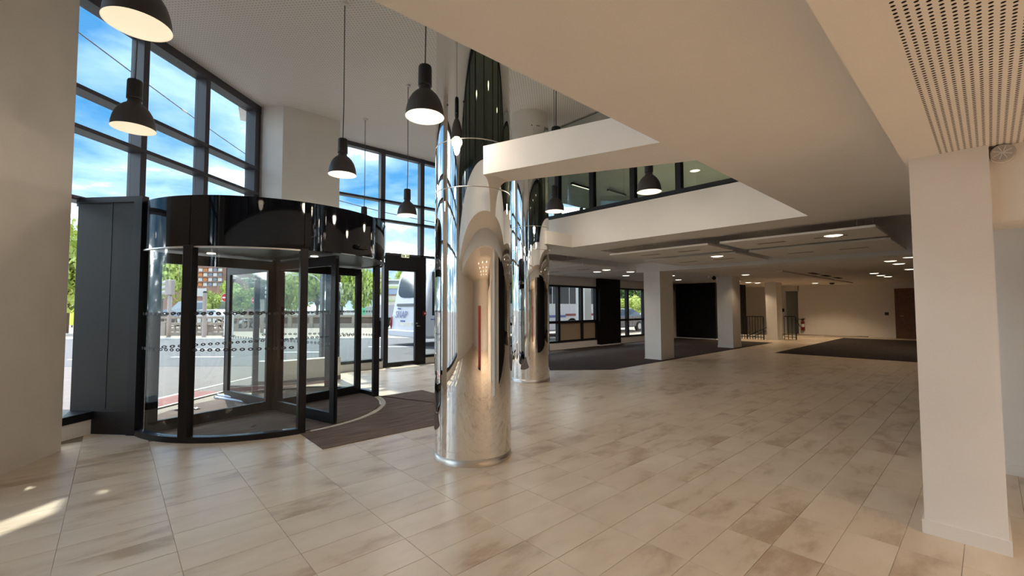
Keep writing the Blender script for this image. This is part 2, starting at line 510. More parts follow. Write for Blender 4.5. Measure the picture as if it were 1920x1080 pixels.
# low wall and pier between the two glazed fronts
st(MB().prism([(2.39, 9.36), (3.52, 9.36), (3.52, 10.55), (2.6, 10.5), (2.03, 9.96), (2.11, 9.68)], 2.84, H).build('wall_front_pier', WALL))
st(MB().prism([(2.39, 9.36), (3.60, 9.36), (3.60, 9.60), (2.45, 9.60), (2.2, 9.85), (2.11, 9.68)], 0, .46).build('wall_front_low', CREAM))
st(MB().prism([(2.385, 9.345), (3.60, 9.345), (3.60, 9.36), (2.39, 9.36), (2.11, 9.68), (2.09, 9.67)], 0, .08).build('baseboard_front', BARK))
w7 = struct('window_7')
MB().box(2.45, 3.56, 9.47, 9.478, .46, 2.84).build('pane', PANE, w7)
MB().box(2.40, 2.47, 9.43, 9.52, .46, 2.84).build('mullion', BLACK, w7)
MB().box(3.50, 3.60, 9.43, 10.4, 2.80, 2.90).build('rail', BLACK, w7)
MB().box(3.50, 3.60, 9.43, 9.52, 0, 2.84).build('mullion', BLACK, w7)
MB().box(3.546, 3.554, 9.52, 10.34, .0, 2.80).build('pane', PANE, w7)
# far wall
fwall = MB()
fwall.box(27.3, 27.6, -8, 7.0, 0, 3.0).box(27.75, 28.0, 6.9, 7.7, 0, 3.0).box(27.3, 27.6, 7.65, 10.6, 0, 3.0)
st(fwall.build('wall_far', WALL))
# core wall behind the square column on the right, black panelled towards the hall
st(MB().box(5.95, 6.2, -4, .12, 0, 2.6).build('wall_right', WALL))
st(MB().box(5.95, 13.2, .12, .28, 0, 2.6).build('wall_right', DARKWOOD))
st(MB().box(13.0, 13.2, -8, .12, 0, 2.6).build('wall_right', WALL))
st(MB().box(4.12, 4.56, -2.6, -.02, 2.03, ZP).build('wall_header', WALL))
st(MB().box(4.12, 4.56, -8.0, -1.2, 0, 2.03).build('wall_header', WALL))
st(MB().box(5.93, 5.95, -4, .12, 0, .09).build('baseboard_right', WALL))
# ceilings
st(MB().prism([(-6.4, -8.2), (29, -8.2), (29, 10.75), (1.9, 10.75), fp(3.0, .62), fp(-7.6, .62), (-6.5, 2.3)], H, H+.3).build('ceiling', CEILDOT))
st(MB().box(-6.2, 7.25, .375, 1.70, ZS, 3.48).build('ceiling_slab', SOFFIT))
st(MB().box(7.25, 8.15, .375, 5.95, ZS, 3.48).build('ceiling_slab', SOFFIT))
st(MB().box(7.25, 11.45, 5.95, 7.12, ZS, 3.48).build('ceiling_slab', SOFFIT))
st(MB().box(8.15, 11.5, .375, 5.95, 3.12, 3.48).build('ceiling_recess', SOFFIT))
st(MB().box(7.25, 11.5, 7.12, 10.5, 3.12, 3.48).build('ceiling_recess', SOFFIT))
st(MB().box(11.5, 28, -8, 10.5, 2.62, 3.48).build('ceiling_far', SOFFIT))
st(MB().box(7.25, 11.5, -.2, .375, 2.6, 3.48).build('ceiling_far', SOFFIT))
st(MB().box(11.45, 12.2, -2.0, 7.06, 2.52, 3.3).build('ceiling_beam', WALL))
# slanted beam from the near steel column to the slab
st(MB().prism([(2.61, 3.27), (3.128, 1.70), (3.755, 1.70), (2.95, 3.28), (2.80, 3.63)], ZS, 3.07).build('ceiling_beam', WALL))
# short beam at the far steel column
st(MB().box(6.45, 7.25, 6.02, 6.62, ZS, 3.06).build('ceiling_beam', SOFFIT))
# perforated strip: real holes in the plate over the near bay
pc = struct('ceiling_low')
MB().box(-6.2, 7.25, .20, .375, ZP, 3.48).build('margin', SOFFIT, pc)
MB().box(-6.2, 4.12, -8.0, -1.25, ZP, ZP+.1).build('margin', SOFFIT, pc)
MB().box(4.215, 7.25, -8.0, .20, ZP, ZP+.1).build('margin', SOFFIT, pc)
MB().box(-6.2, 1.40, -1.25, .20, ZP, ZP+.1).build('margin', SOFFIT, pc)
hp = MB(); PIT_ = .0275; nxx = int((4.215-1.40)/PIT_); pxs = (4.215-1.40)/nxx; nyy = 52; pys = 1.45/nyy
for i in range(nxx):
    for j in range(nyy):
        cx, cyy = 1.40+(i+.5)*pxs, .20-(j+.5)*pys
        if j > 30 and cx > 3.6: pass
        ring = [(cx+.0072*math.cos(R(22.5+45*k)), cyy+.0072*math.sin(R(22.5+45*k)), ZP) for k in range(8)]
        hx, hy = pxs/2, pys/2
        cor = [(cx+hx, cyy+hy, ZP), (cx-hx, cyy+hy, ZP), (cx-hx, cyy-hy, ZP), (cx+hx, cyy-hy, ZP)]
        vs_ = ring+cor
        fs = [[8, 0, 1], [8, 1, 9], [9, 1, 2], [9, 2, 3], [9, 3, 10], [10, 3, 4], [10, 4, 5], [10, 5, 11], [11, 5, 6], [11, 6, 7], [11, 7, 8], [8, 7, 0]]
        hp.add(vs_, [f for f in fs])
tag(hp.build('perforated_plate', SOFFIT, pc), kind='stuff')
MB().box(1.40, 4.215, -1.25, .20, ZP+.03, ZP+.1).build('backing', DARKVOID, pc)

# square columns
def square_column(name, x0, x1, y0, y1, z1, plinth=.09):
    r = struct(name)
    MB().box(x0, x1, y0, y1, 0, z1).build('shaft', WALL, r)
    MB().box(x0-.012, x1+.012, y0-.012, y1+.012, 0, plinth).build('plinth', WALL, r)
    return r


square_column('column', 4.02, 4.46, -.027, .345, ZP)
square_column('column', 11.47, 12.22, 6.32, 6.83, ZS, .02)
square_column('column', 16.6, 17.35, 6.32, 6.86, 2.62)
square_column('column', 22.1, 22.85, 6.50, 6.95, 2.62, .05)

# ------------------------------------------------------------------ polished columns
def steel_column(c, label):
    r = .391
    t = thing('steel_column', label, 'column', (c[0], c[1], 0), 'two round polished steel columns')
    MB().lathe([(r+.002, 0), (r+.002, .070), (r-.01, .072)], (*c, 0), 96).build('plinth', RING, t)
    for z0, z1 in ((.07, 2.665), (2.675, 3.135), (3.145, H)):
        MB().lathe([(r, z0), (r, z1)], (*c, 0), 160).build('cladding_sheet', STEEL, t)
    for z in (2.67, 3.14):
        MB().lathe([(r-.006, z-.006), (r+.0015, z-.005), (r+.0015, z+.005), (r-.006, z+.006)], (*c, 0), 96).build('seam_band', RING, t)
    MB().lathe([(r-.008, 0), (r-.008, H)], (*c, 0), 48).build('core', DARKVOID, t)
    rng = random.Random(int(c[0]*100))
    for k in range(10):
        a = R(rng.uniform(190, 300)); z = rng.choice((3.5, 4.1, 4.7, 5.2))
        q = Vector((c[0]+math.cos(a)*r, c[1]+math.sin(a)*r, z))
        MB().tube([q-Vector((math.cos(a), math.sin(a), 0))*.004, q+Vector((math.cos(a), math.sin(a), 0))*.004], .012, 8).build('rivet', GREYMETAL, t)
    return t


CA, CB = (2.76, 3.63), (6.41, 6.455)
steel_column(CA, 'near polished steel column mirroring the hall, standing beside the entrance mat')
steel_column(CB, 'far polished steel column, partly hidden behind the nearer steel column')

# ------------------------------------------------------------------ left glazed front
w1 = struct('window_1')
ZT = (2.84, 3.73, 4.23)
GO = .46; NO_ = .30      # glass line and nose line
mull = (-7.1, -5.95, -4.8, -3.65, -2.5, -1.30, .80, 1.92, 3.14)
for u in mull:
    mb = MB(); z0 = .27 if u < 0 else ZT[0]
    fbox(mb, u-.045, u+.045, NO_, GO+.05, z0, H)
    if u > 3: fbox(mb, u+.045, u+.30, NO_+.02, GO+.05, z0, H)
    mb.build('mullion', GREYMETAL, w1, bevel=.004)
for z in ZT:
    mb = MB(); fbox(mb, -7.1, 3.2, NO_-.03, GO+.04, z, z+.055); mb.build('transom', GREYMETAL, w1, bevel=.004)
mb = MB(); fbox(mb, -7.1, 3.4, NO_, GO+.06, H-.14, H); mb.build('head_rail', GREYMETAL, w1)
lev = (ZT[0]+.055, ZT[1], ZT[1]+.055, ZT[2], ZT[2]+.055, H-.14)
for a, b in zip(mull[:-1], mull[1:]):
    for z0, z1 in ((lev[0], lev[1]), (lev[2], lev[3]), (lev[4], lev[5])):
        mb = MB(); fbox(mb, a+.045, b-.045, GO-.004, GO+.004, z0, z1); mb.build('pane', PANE, w1)
for a, b in [(q_, w_ if w_ < 0 else .02) for q_, w_ in zip(mull[:6], mull[1:7])]:
    mb = MB(); fbox(mb, a+.045, b-.02, GO-.004, GO+.004, .27, ZT[0]); mb.build('pane', PANE, w1)
mb = MB(); fbox(mb, -7.1, .02, -.03, GO+.06, .18, .27); mb.build('sill', BLACK, w1, bevel=.004)
mb = MB(); fbox(mb, -7.1, .0, 0, GO, 0, .18); st(mb.build('wall_sill', WALL))
# outside eaves above the panes
mb = MB(); fbox(mb, -7.6, 3.4, GO+.06, GO+.16, H-.02, H+.25); st(mb.build('trim_1', WALL))

# ------------------------------------------------------------------ right glazed front (upper) with the door
w2 = struct('window_2')
for x in (3.58, 4.98, 6.12, 7.20):
    MB().box(x-.06, x+.06, 10.30, 10.46, 2.86 if x in (4.98, 6.12) else .2, H).build('mullion', GREYMETAL, w2, bevel=.004)
for z in (2.86, 3.71, 4.21):
    MB().box(3.52, 7.25, 10.30, 10.47, z, z+.055).build('transom', GREYMETAL, w2, bevel=.004)
MB().box(3.52, 7.25, 10.32, 10.47, H-.10, H).build('head_rail', GREYMETAL, w2)
for a, b in ((3.58, 4.98), (4.98, 6.12), (6.12, 7.20)):
    for z0, z1 in ((2.915, 3.71), (3.765, 4.21), (4.265, H-.1)):
        MB().box(a+.06, b-.06, 10.396, 10.404, z0, z1).build('pane', PANE, w2)
for a, b in ((3.58, 4.98), (6.22, 7.20)):
    MB().box(a+.05, b-.06, 10.396, 10.404, .24, 2.86).build('pane', PANE, w2)
    MB().box(a, b, 10.28, 10.48, .17, .24).build('sill', BLACK, w2)
    st(MB().box(a-.06, b+.06, 10.33, 10.55, 0, .17).build('wall_sill', WALL))
d1 = struct('door_1')
MB().box(5.03, 5.12, 10.30, 10.46, 0, 2.86).build('jamb', BLACK, d1)
MB().box(5.98, 6.24, 10.30, 10.46, 0, 2.86).build('jamb', BLACK, d1)
MB().box(5.12, 5.98, 10.30, 10.46, 2.52, 2.86).build('door_head', BLACK, d1)
lf = MB().box(5.12, 5.16, 10.32, 10.40, .01, 2.52).box(5.93, 5.98, 10.32, 10.40, .01, 2.52).box(5.16, 5.93, 10.32, 10.40, .01, .11).box(5.16, 5.93, 10.32, 10.40, 2.46, 2.52).build('door_leaf', BLACK, d1)
MB().box(5.16, 5.93, 10.356, 10.364, .11, 2.46).build('pane', PANE, lf)
MB().tube([(5.97, 10.29, 1.02), (5.97, 10.27, 1.02), (6.05, 10.27, 1.02)], .010, 8).build('lever_handle', RING, lf)
MB().tube([(5.97, 10.33, 1.09), (5.97, 10.29, 1.09)], .02, 12).build('lock', RING, lf)
# exit sign on the door head
ex = thing('exit_sign', 'small pale exit pictogram box on the door head beside the revolving door', 'sign', (5.58, 10.28, 2.80))
MB().box(5.46, 5.70, 10.24, 10.30, 2.80, 2.90).build('housing', mat('sign housing', (.10, .10, .07), .5), ex)
MB().box(5.475, 5.685, 10.232, 10.24, 2.81, 2.89).build('face', mat('lit sign face', (.6, .62, .40), .5, emit=((.75, .80, .50), .35)), ex)
pic = MB()
for x0, x1, z0, z1 in ((5.49, 5.515, 2.82, 2.88), (5.53, 5.56, 2.82, 2.875), (5.605, 5.625, 2.82, 2.86), (5.605, 5.625, 2.865, 2.88), (5.64, 5.67, 2.825, 2.875)):
    pic.box(x0, x1, 10.228, 10.232, z0, z1)
tag(pic.build('pictogram', mat('sign dark print', (.05, .06, .03), .6), ex), kind='stuff')
cb_ = thing('call_point', 'small red call point on the black jamb right of the exit door', 'call point', (6.18, 10.29, 1.35))
MB().box(6.14, 6.23, 10.25, 10.30, 1.30, 1.40).build('housing', RED, cb_, bevel=.006)
MB().box(6.165, 6.205, 10.243, 10.25, 1.33, 1.37).build('plate', WHITE, cb_)

# ------------------------------------------------------------------ low window wall
st(MB().box(7.25, 20.3, 10.38, 10.6, 2.30, 3.48).build('wall_front', WALL))
st(MB().box(7.25, 27.3, 10.36, 10.6, 0, .25).build('wall_front', WALL))
st(MB().box(17.5, 27.6, 10.38, 10.6, .25, 2.7).build('wall_front', WALL))
w3 = struct('window_3')
def low_window(xs, lower):
    for x in xs:
        MB().box(x-.055, x+.055, 10.33, 10.47, .25, 2.30).build('mullion', BLACK, w3)
    for z0, z1 in ((.25, .32), (.93, 1.02), (2.23, 2.30)):
        MB().box(xs[0], xs[-1], 10.34, 10.46, z0, z1).build('rail', BLACK, w3)
    for (a, b), lo in zip(zip(xs[:-1], xs[1:]), lower):
        MB().box(a+.055, b-.055, 10.396, 10.404, 1.02, 2.23).build('pane', PANE, w3)
        if lo:
            MB().box(a+.055, b-.055, 10.385, 10.41, .32, .93).build('infill_panel', BEIGEP, w3)
        else:
            MB().box(a+.055, b-.055, 10.396, 10.404, .32, .93).build('pane', PANE, w3)


low_window((7.30, 8.75, 10.25, 11.70, 13.0, 13.90), (0, 0, 0, 1, 1))
low_window((15.36, 16.08, 17.36), (0, 0))
st(MB().box(13.93, 15.32, 10.20, 10.42, .06, 2.72).build('wall_front_panel', DARKWOOD))
st(MB().box(13.93, 15.32, 10.21, 10.42, 0, .06).build('baseboard_front', WALL))
# black timber box further back
bb = MB().box(20.3, 24.0, 8.46, 10.36, .05, 2.62)
st(bb.build('wall_back_panel', DARKWOOD))
st(MB().box(20.28, 24.0, 8.46, 10.36, 0, .05).build('baseboard_back', WALL))

# ------------------------------------------------------------------ upper gallery
w4 = struct('window_4')
MB().box(7.27, 7.37, 1.70, 10.4, 3.50, 3.57).build('rail', BLACK, w4)
MB().box(7.27, 7.37, 1.70, 10.4, 5.25, 5.35).build('rail', BLACK, w4)
gy = [1.75, 2.68, 3.63, 4.55, 5.52, 6.47, 7.42, 8.37, 9.32, 10.25]
for y in gy:
    MB().box(7.27, 7.39, y-.05, y+.05, 3.57, 5.25).build('mullion', BLACK, w4)
for a, b in zip(gy[:-1], gy[1:]):
    MB().box(7.316, 7.324, a+.05, b-.05, 3.57, 5.25).build('pane', GALGLASS, w4)
w5 = struct('window_5')
gx = [-6.05+.95*i for i in range(15)]
MB().box(-6.1, 7.27, 1.58, 1.68, 3.48, 3.56).build('rail', BLACK, w5)
MB().box(-6.1, 7.27, 1.58, 1.68, 5.30, 5.40).build('rail', BLACK, w5)
for x in gx:
    MB().box(x-.04, x+.04, 1.56, 1.68, 3.56, 5.30).build('mullion', BLACK, w5)
for a, b in zip(gx[:-1], gx[1:]):
    MB().box(a+.04, b-.04, 1.616, 1.624, 3.56, 5.30).build('pane', GALGLASS, w5)
GALCEIL = mat('grey green gallery ceiling', (.45, .47, .42), .8, noise=(1.5, .08))
st(MB().box(7.25, 28, 1.7, 10.4, 5.30, 5.5).build('ceiling_gallery', GALCEIL))
st(MB().box(-6.2, 28, -8, 1.56, 5.32, 5.5).build('ceiling_gallery', GALCEIL))
st(MB().box(-6.2, 7.26, -2.6, -2.4, 3.48, 5.4).build('wall_gallery', GALCEIL))
st(MB().box(19, 19.2, -8, 10.4, 3.48, 5.4).build('wall_gallery', GALCEIL))
st(MB().box(27.6, 28, -8, 10.6, 2.6, 5.6).build('wall_far', WALL))
st(MB().box(-6.4, 28, -8.3, -8, 3.2, 5.6).build('wall_rear', WALL))
st(MB().box(7.25, 28, 10.38, 10.6, 3.48, 3.95).build('wall_gallery', WALL))
w6 = struct('window_6')
for x in [7.3+1.45*i for i in range(9)]:
    MB().box(x-.05, x+.05, 10.36, 10.46, 3.95, 5.3).build('mullion', BLACK, w6)
MB().box(7.3, 18.9, 10.396, 10.404, 3.95, 5.3).build('pane', PANE, w6)
for i, (x, y) in enumerate(((10.5, 8.3), (11.9, 8.0))):
    t = tag(MB().box(x-.5, x+.5, y-.03, y+.03, 5.17, 5.23).build('linear_light', BLACK, loc=(x, y, 5.17)),
            ('slim black linear light seen through the gallery glass, left one', 'slim black linear light seen through the gallery glass, right one')[i], 'light', 'linear lights on the gallery ceiling')
    MB().box(x-.48, x+.48, y-.02, y+.02, 5.165, 5.17).build('diffuser', LENS if i == 0 else WHITE, t)
    for q in (-.4, .4):
        MB().tube([(x+q, y, 5.23), (x+q, y, 5.30)], .006, 6).build('hanger', BLACK, t)

# ------------------------------------------------------------------ revolving door
rd = thing('revolving_door', 'large round revolving door with black gloss canopy and clear curved glass', 'door', (DC[0], DC[1], 0))


def pol(a, r, z=0):
    return (DC[0]+r*math.cos(R(a)), DC[1]+r*math.sin(R(a)), z)


def radial_box(mb, a, r0, r1, w, z0, z1):
    rc = (r0+r1)/2; p = pol(a, rc, (z0+z1)/2)
    rv = (math.cos(R(a)), math.sin(R(a)), 0); tv = (-rv[1], rv[0], 0)
    return mb.obox(p, rv, tv, (0, 0, 1), r1-r0, w, z1-z0)


ZC0, ZC1 = 2.215, 2.805
for a in range(-3, 357, 45):
    MB().arc(DC, 1.535, 1.57, a+.14, a+44.86, ZC0, ZC1, 20).build('canopy_panel', GLOSS, rd, smooth_angle=30)
MB().arc(DC, 1.50, 1.54, 0, 360, ZC0, ZC1-.02, 72).disc((*DC, ZC1-.03), 1.53, 64).build('canopy_roof', BLACK, rd)
mb = MB(); fbox(mb, .05, 2.62, -.6, .42, 2.79, 2.83); mb.build('roof_infill', BLACK, rd)
sf = MB().disc((*DC, ZC0+.005), 1.52, 64, down=True).build('canopy_soffit', mat('dark grey soffit', (.04, .038, .036), .4), rd)
for a in (60, 132, 204, 285):
    MB().lathe([(.05, -.004), (.05, .006), (.0, .006)], pol(a, .95, ZC0), 16).build('soffit_light', LENS, sf)
for a0 in (177, 222, -3, 42):
    p = MB().arc(DC, 1.546, 1.556, a0+1.5, a0+43.5, .07, ZC0+.01, 24).build('curved_pane', DRUMGLASS, rd, smooth_angle=30)
    dots = MB()
    for z in (1.03, 1.44):
        for k in range(13):
            a = a0+3.4+k*3.1
            for rr, off in ((.026, 1.5575),):
                ring = []
                for q in range(8):
                    t_ = R(45*q)
                    for sc in (1, .42):
                        aa = a+math.degrees(rr*1.15*sc*math.cos(t_)/1.55)
                        ring.append(pol(aa, off, z+rr*.72*sc*math.sin(t_)))
                dots.add(ring, [[2*q, (2*q+2) % 16, (2*q+3) % 16, 2*q+1] for q in range(8)])
    tag(dots.build('safety_dots', GREYMETAL, p), kind='stuff')
for a in (177, 222, 267, -3, 42, 87):
    mb = MB(); w = .085 if a != 222 else .11
    radial_box(mb, a, 1.50, 1.60, w, 0, ZC0+.01)
    mb.build('post', BLACK, rd, bevel=.006)
for a0 in (177, -3):
    MB().arc(DC, 1.515, 1.60, a0, a0+90, 0, .065, 40).build('base_rail', BLACK, rd, smooth_angle=30)
    MB().arc(DC, 1.53, 1.575, a0, a0+90, ZC0-.015, ZC0, 40).build('glazing_bead', RING, rd, smooth_angle=30)
MB().arc(DC, 1.535, 1.59, 271, 353, .001, .0085, 40).build('threshold_ring', KERB, rd)
MB().tube([(*DC, .0), (*DC, ZC0)], .058, 20).build('centre_post', BLACK, rd)
for a in (-76, 14, 104, 194):
    mb = MB()
    radial_box(mb, a, 1.405, 1.50, .05, .012, 2.19)
    radial_box(mb, a, .055, .125, .05, .012, 2.19)
    radial_box(mb, a, .125, 1.405, .05, .012, .145)
    radial_box(mb, a, .125, 1.405, .05, 2.06, 2.19)
    wg = mb.build('wing', BLACK, rd)
    mb = MB(); radial_box(mb, a, .125, 1.405, .010, .145, 2.06); mb.build('pane', DRUMGLASS, wg)
    mb = MB(); radial_box(mb, a, 1.50, 1.525, .02, .03, 2.15); mb.build('brush_seal', mat('brush', (.01, .01, .01), .95), wg)
    dots = MB()
    rv = Vector((math.cos(R(a)), math.sin(R(a)), 0)); tv = Vector((-rv.y, rv.x, 0))
    for z in (1.03, 1.44):
        for k in range(15):
            c = Vector(pol(a, .18+k*.084, z))+tv*.0062
            ring = []
            for q in range(8):
                t_ = R(45*q)
                for sc in (1, .42):
                    ring.append(c+rv*(.030*sc*math.cos(t_))+Vector((0, 0, .019*sc*math.sin(t_))))
            dots.add(ring, [[2*q, (2*q+2) % 16, (2*q+3) % 16, 2*q+1] for q in range(8)])
    tag(dots.build('safety_dots', GREYMETAL, wg), kind='stuff')
# sensor on the canopy and small camera at its right end
mb = MB(); radial_box(mb, 296, 1.57, 1.62, .20, 2.30, 2.36); sn = mb.build('sensor', BLACK, rd, bevel=.012)
MB().lathe([(.001, -.022), (.02, -.012), (.022, .0), (.02, .012), (.001, .022)], pol(293, 1.62, 2.33), 12).build('sensor_lens', GLOSS, sn)
cm = MB().lathe([(.001, -.07), (.055, -.05), (.075, 0), (.06, .04), (.001, .06)], pol(2, 1.66, 2.27), 20).build('sensor_dome', BLACK, rd)
MB().tube([pol(1, 1.60, 2.20), pol(1.5, 1.64, 2.15), pol(1, 1.60, 2.10)], .014, 8).build('cable_loop', CABLE, cm)
# key switch on the post at the exit side
mb = MB(); radial_box(mb, -5.2, 1.60, 1.612, .05, 1.0, 1.28); mb.build('switch_plate', mat('switch plate', (.12, .12, .12), .4), rd)
# dark flank panels joining the drum to the glazing
mb = MB(); fbox(mb, 2.646, 2.654, -.50, .40, .10, 2.80); mb.build('flank_pane', PANE, rd)
mb = MB(); fbox(mb, 2.62, 2.68, -.50, .46, 0, .10); fbox(mb, 2.62, 2.68, -.50, .46, 2.78, 2.84); fbox(mb, 2.62, 2.68, .40, .46, .1, 2.78); mb.build('flank_frame', BLACK, rd)
mb = MB(); fbox(mb, -.03, .03, -.50, .30, .26, 2.84); mb.build('flank_panel', FLANK, rd, bevel=.004)
for u in (.0, 2.65):
    mb = MB(); fbox(mb, u-.06, u+.06, -.60, -.49, 0, 2.84); mb.build('end_post', BLACK, rd)
mb = MB(); fbox(mb, -.034, -.030, -.18, -.172, .30, 2.82); mb.build('panel_joint', BLACK, rd)
mb = MB(); fbox(mb, -.035, .05, -.50, -.0, 0, .27); mb.build('base_block', BLACK, rd)
mb = MB(); fbox(mb, -.05, .03, -.60, .30, 2.80, 2.87); mb.build('cap_rail', BLACK, rd)

# ------------------------------------------------------------------ pendant lamps
def spot(name, loc, power, parent, size=R(150), blend=.6, radius=.12, col=WARM):
    l = bpy.data.lights.new(name, 'SPOT'); l.energy = power; l.spot_size = size; l.spot_blend = blend
    l.shadow_soft_size = radius; l.color = col
    o = bpy.data.objects.new(name, l); COL.objects.link(o); o.parent = parent; o.location = loc
    return o


def pendant():
    t = thing('pendant_lamp', '', 'pendant lamp', (0, 0, 0), 'dark dome pendant lamps in the atrium')
    r = .172
    prof_o = [(r+.003, 0), (r, .012), (r*.985, .05), (r*.93, .10), (r*.83, .15), (r*.68, .195), (r*.50, .228), (r*.36, .245), (.054, .262), (.050, .285)]
    sh = MB().lathe(prof_o, (0, 0, 0), 48).build('shade', LAMPSHADE, t)
    prof_i = [(x-.006 if x > .02 else x, z+.002) for x, z in prof_o[:8]]+[(.001, .243)]
    MB().lathe(prof_i[::-1], (0, 0, 0), 48).lathe([(r-.004, .003), (r+.003, .0)], (0, 0, 0), 48).build('reflector', LAMPIN, sh)
    MB().lathe([(.050, .285), (.062, .288), (.062, .302), (.060, .46), (.054, .475), (.001, .477)], (0, 0, 0), 32).build('socket', LAMPNECK, t)
    return t


lamps = [((.062, 3.53, 3.27), 'huge near pendant lamp cut by the top edge of the photo'),
         ((.092, 5.50, 3.23), 'pendant lamp before the left glazing, below the huge near one'),
         ((2.16, 5.65, 3.24), 'pendant lamp on a long cord before the white pier above the revolving door'),
         ((2.05, 3.42, 3.24), 'pendant lamp right beside the top of the near steel column'),
         ((3.85, 7.01, 3.16), 'small pendant lamp against the sky of the upper right windows'),
         ((3.87, 8.89, 3.17), 'pendant lamp mostly hidden behind the revolving door canopy'),
         ((5.90, 5.30, 3.25), 'pendant lamp just right of the far steel column, under the slanted beam'),
         ((5.80, 3.34, 3.20), 'pendant lamp hanging before the gallery glass, right of the others'),
         ((3.93, 3.50, 3.22), 'pendant lamp whose neck shows above the slanted white beam')]
base = pendant()
for i, (p, lab) in enumerate(lamps):
    t = base if i == 0 else dup(base, p)
    t.location = p; t['label'] = lab
    ORG[t.name] = Vector(p)
for t_ in [o for o in COL.objects if o.get('category') == 'pendant lamp']:
    p = t_.location
    ORG[t_.name] = Vector(p)
    MB().tube([(p[0], p[1], p[2]+.47), (p[0]+.006, p[1], p[2]+.9), (p[0], p[1], H-.02)], .0065, 6).build('cord', CABLE, t_)
    MB().lathe([(.001, -.03), (.045, -.03), (.05, -.022), (.05, 0)], (p[0], p[1], H), 24).build('ceiling_rose', WHITE, t_)
    l = bpy.data.lights.new('lamp_light', 'POINT'); l.energy = PENDANT_W*(.10 if t_.location.x < .5 else .6 if t_.location.x > 5 else 1); l.shadow_soft_size = .11; l.color = WARM
    o = bpy.data.objects.new('lamp_light', l); COL.objects.link(o); o.parent = t_; o.location = (0, 0, -.02)

# ------------------------------------------------------------------ ceiling rafts, downlights
def raft(x0, x1, y0, y1, z, lab):
    t = thing('ceiling_raft', lab, 'ceiling panel', ((x0+x1)/2, (y0+y1)/2, z), 'floating ceiling rafts')
    MB().box(x0, x1, y0, y1, z, z+.035).build('board', SOFFIT, t, bevel=.003)
    for q in ((x0+.25, y0+.25), (x1-.25, y0+.25), (x0+.25, y1-.25), (x1-.25, y1-.25)):
        MB().tube([(*q, z+.035), (*q, 3.12)], .004, 6).build('hanger', SOFFIT, t)
    for k in range(2):
        yy = y0+(y1-y0)*(.3+.4*k)
        MB().box((x0+x1)/2-.06, (x0+x1)/2+.06, yy-.22, yy+.22, z-.002, z).build('slot', VENT, t)
    return t


raft(7.96, 9.15, 3.43, 5.56, 2.63, 'floating white ceiling raft left of the gap, nearest row before the square column')
raft(7.96, 9.15, 1.06, 3.22, 2.63, 'floating white ceiling raft with a big round downlight near its front edge')
raft(9.35, 11.30, 3.47, 5.56, 2.60, 'second-row white ceiling raft carrying a downlight above the square column')
raft(9.35, 11.30, 1.06, 3.22, 2.60, 'second-row white ceiling raft behind the one with the big downlight')
raft(7.75, 9.05, 7.22, 10.1, 2.62, 'white ceiling raft along the low windows beside the far steel column')
raft(9.15, 11.35, 7.22, 10.1, 2.62, 'white ceiling raft over the low windows with three downlights')


def downlight(x, y, z, lab, group, power=DOWN_W, r=.125, col=(1.0, .82, .62)):
    t = tag(MB().lathe([(r+.018, 0), (r+.018, -.006), (r, -.008), (r-.004, .01)], (x, y, z), 24).build('downlight', WHITE, loc=(x, y, z)), lab, 'downlight', group)
    MB().lathe([(r-.003, -.006), (r*.7, -.016), (.0005, -.019)], (x, y, z), 24).build('lens', LENS, t)
    if power:
        spot('downlight_beam', (0, 0, -.05), power, t, R(130), .5, .06, col)
    return t


G1, G2 = 'round downlights over the low windows', 'round downlights over the deep hall'
zf = 2.62
dl = [(8.40, 1.64, 2.63, 'big lit downlight at the front edge of the right ceiling raft', G2),
      (9.62, 3.95, 2.60, 'lit downlight on the second-row raft above and right of the square column', G2),
      (10.85, 7.70, 2.62, 'downlight over the low windows, upper left of a cluster of four', G1),
      (11.20, 8.30, 2.62, 'downlight over the low windows, lower left of a cluster of four', G1),
      (12.02, 7.62, zf, 'downlight over the low windows, nearest the square column', G1),
      (13.35, 8.65, zf, 'downlight over the low windows, lower right of a cluster of four', G1),
      (14.60, 7.60, zf, 'downlight left of the black timber box, upper of two', G1),
      (17.00, 8.55, zf, 'downlight at the top of the black timber box, lower of two', G1),
      (16.25, 5.72, zf, 'single downlight between the second and third square columns', G2),
      (20.1, 7.42, zf, 'small downlight beside the second square column, upper of two', G2),
      (22.4, 8.30, zf, 'small downlight beside the second square column, lower of two', G2),
      (21.4, 7.42, zf, 'small downlight over the stair railing, middle of a row', G2),
      (22.2, 7.30, zf, 'small downlight over the stair railing, right end of a row', G2),
      (24.7, 5.60, zf, 'downlight before the far wall above the fire extinguisher', G2),
      (14.1, 1.62, zf, 'downlight by the near white column, left of the upper three', G2),
      (15.2, 1.58, zf, 'downlight by the near white column, lower of the upper three', G2),
      (13.3, 1.20, zf, 'downlight by the near white column, highest and half hidden', G2),
      (17.7, 1.60, zf, 'downlight touching the near white column, below the upper three', G2),
      (18.9, 2.60, zf, 'downlight above the wooden door, left of the low row of three', G2),
      (20.4, 2.62, zf, 'downlight above the wooden door, middle of the low row of three', G2),
      (21.4, 2.55, zf, 'downlight above the wooden door, right of the low row of three', G2)]
for x, y, z, lab, g in dl:
    downlight(x, y, z, lab, g, DOWN_W*(6 if x > 24 else .3 if x < 10 else 1.8 if x > 20 else .4 if y < 3 else .7), .125, (1.0, .82, .62) if g == G1 else (1.0, .74, .46))
k = 0
for x in (.6, 1.8, 3.0):
    for y in (-2.1, -3.3, -4.5, -5.7):
        downlight(x, y, ZP, 'round downlight of the bay seen only mirrored in the steel column', 'downlights mirrored in the near steel column', DOWN_W*2.0)
downlight(11.87, 5.42, 5.30, 'round downlight on the gallery ceiling behind the glass', 'gallery downlights', 120, .13)
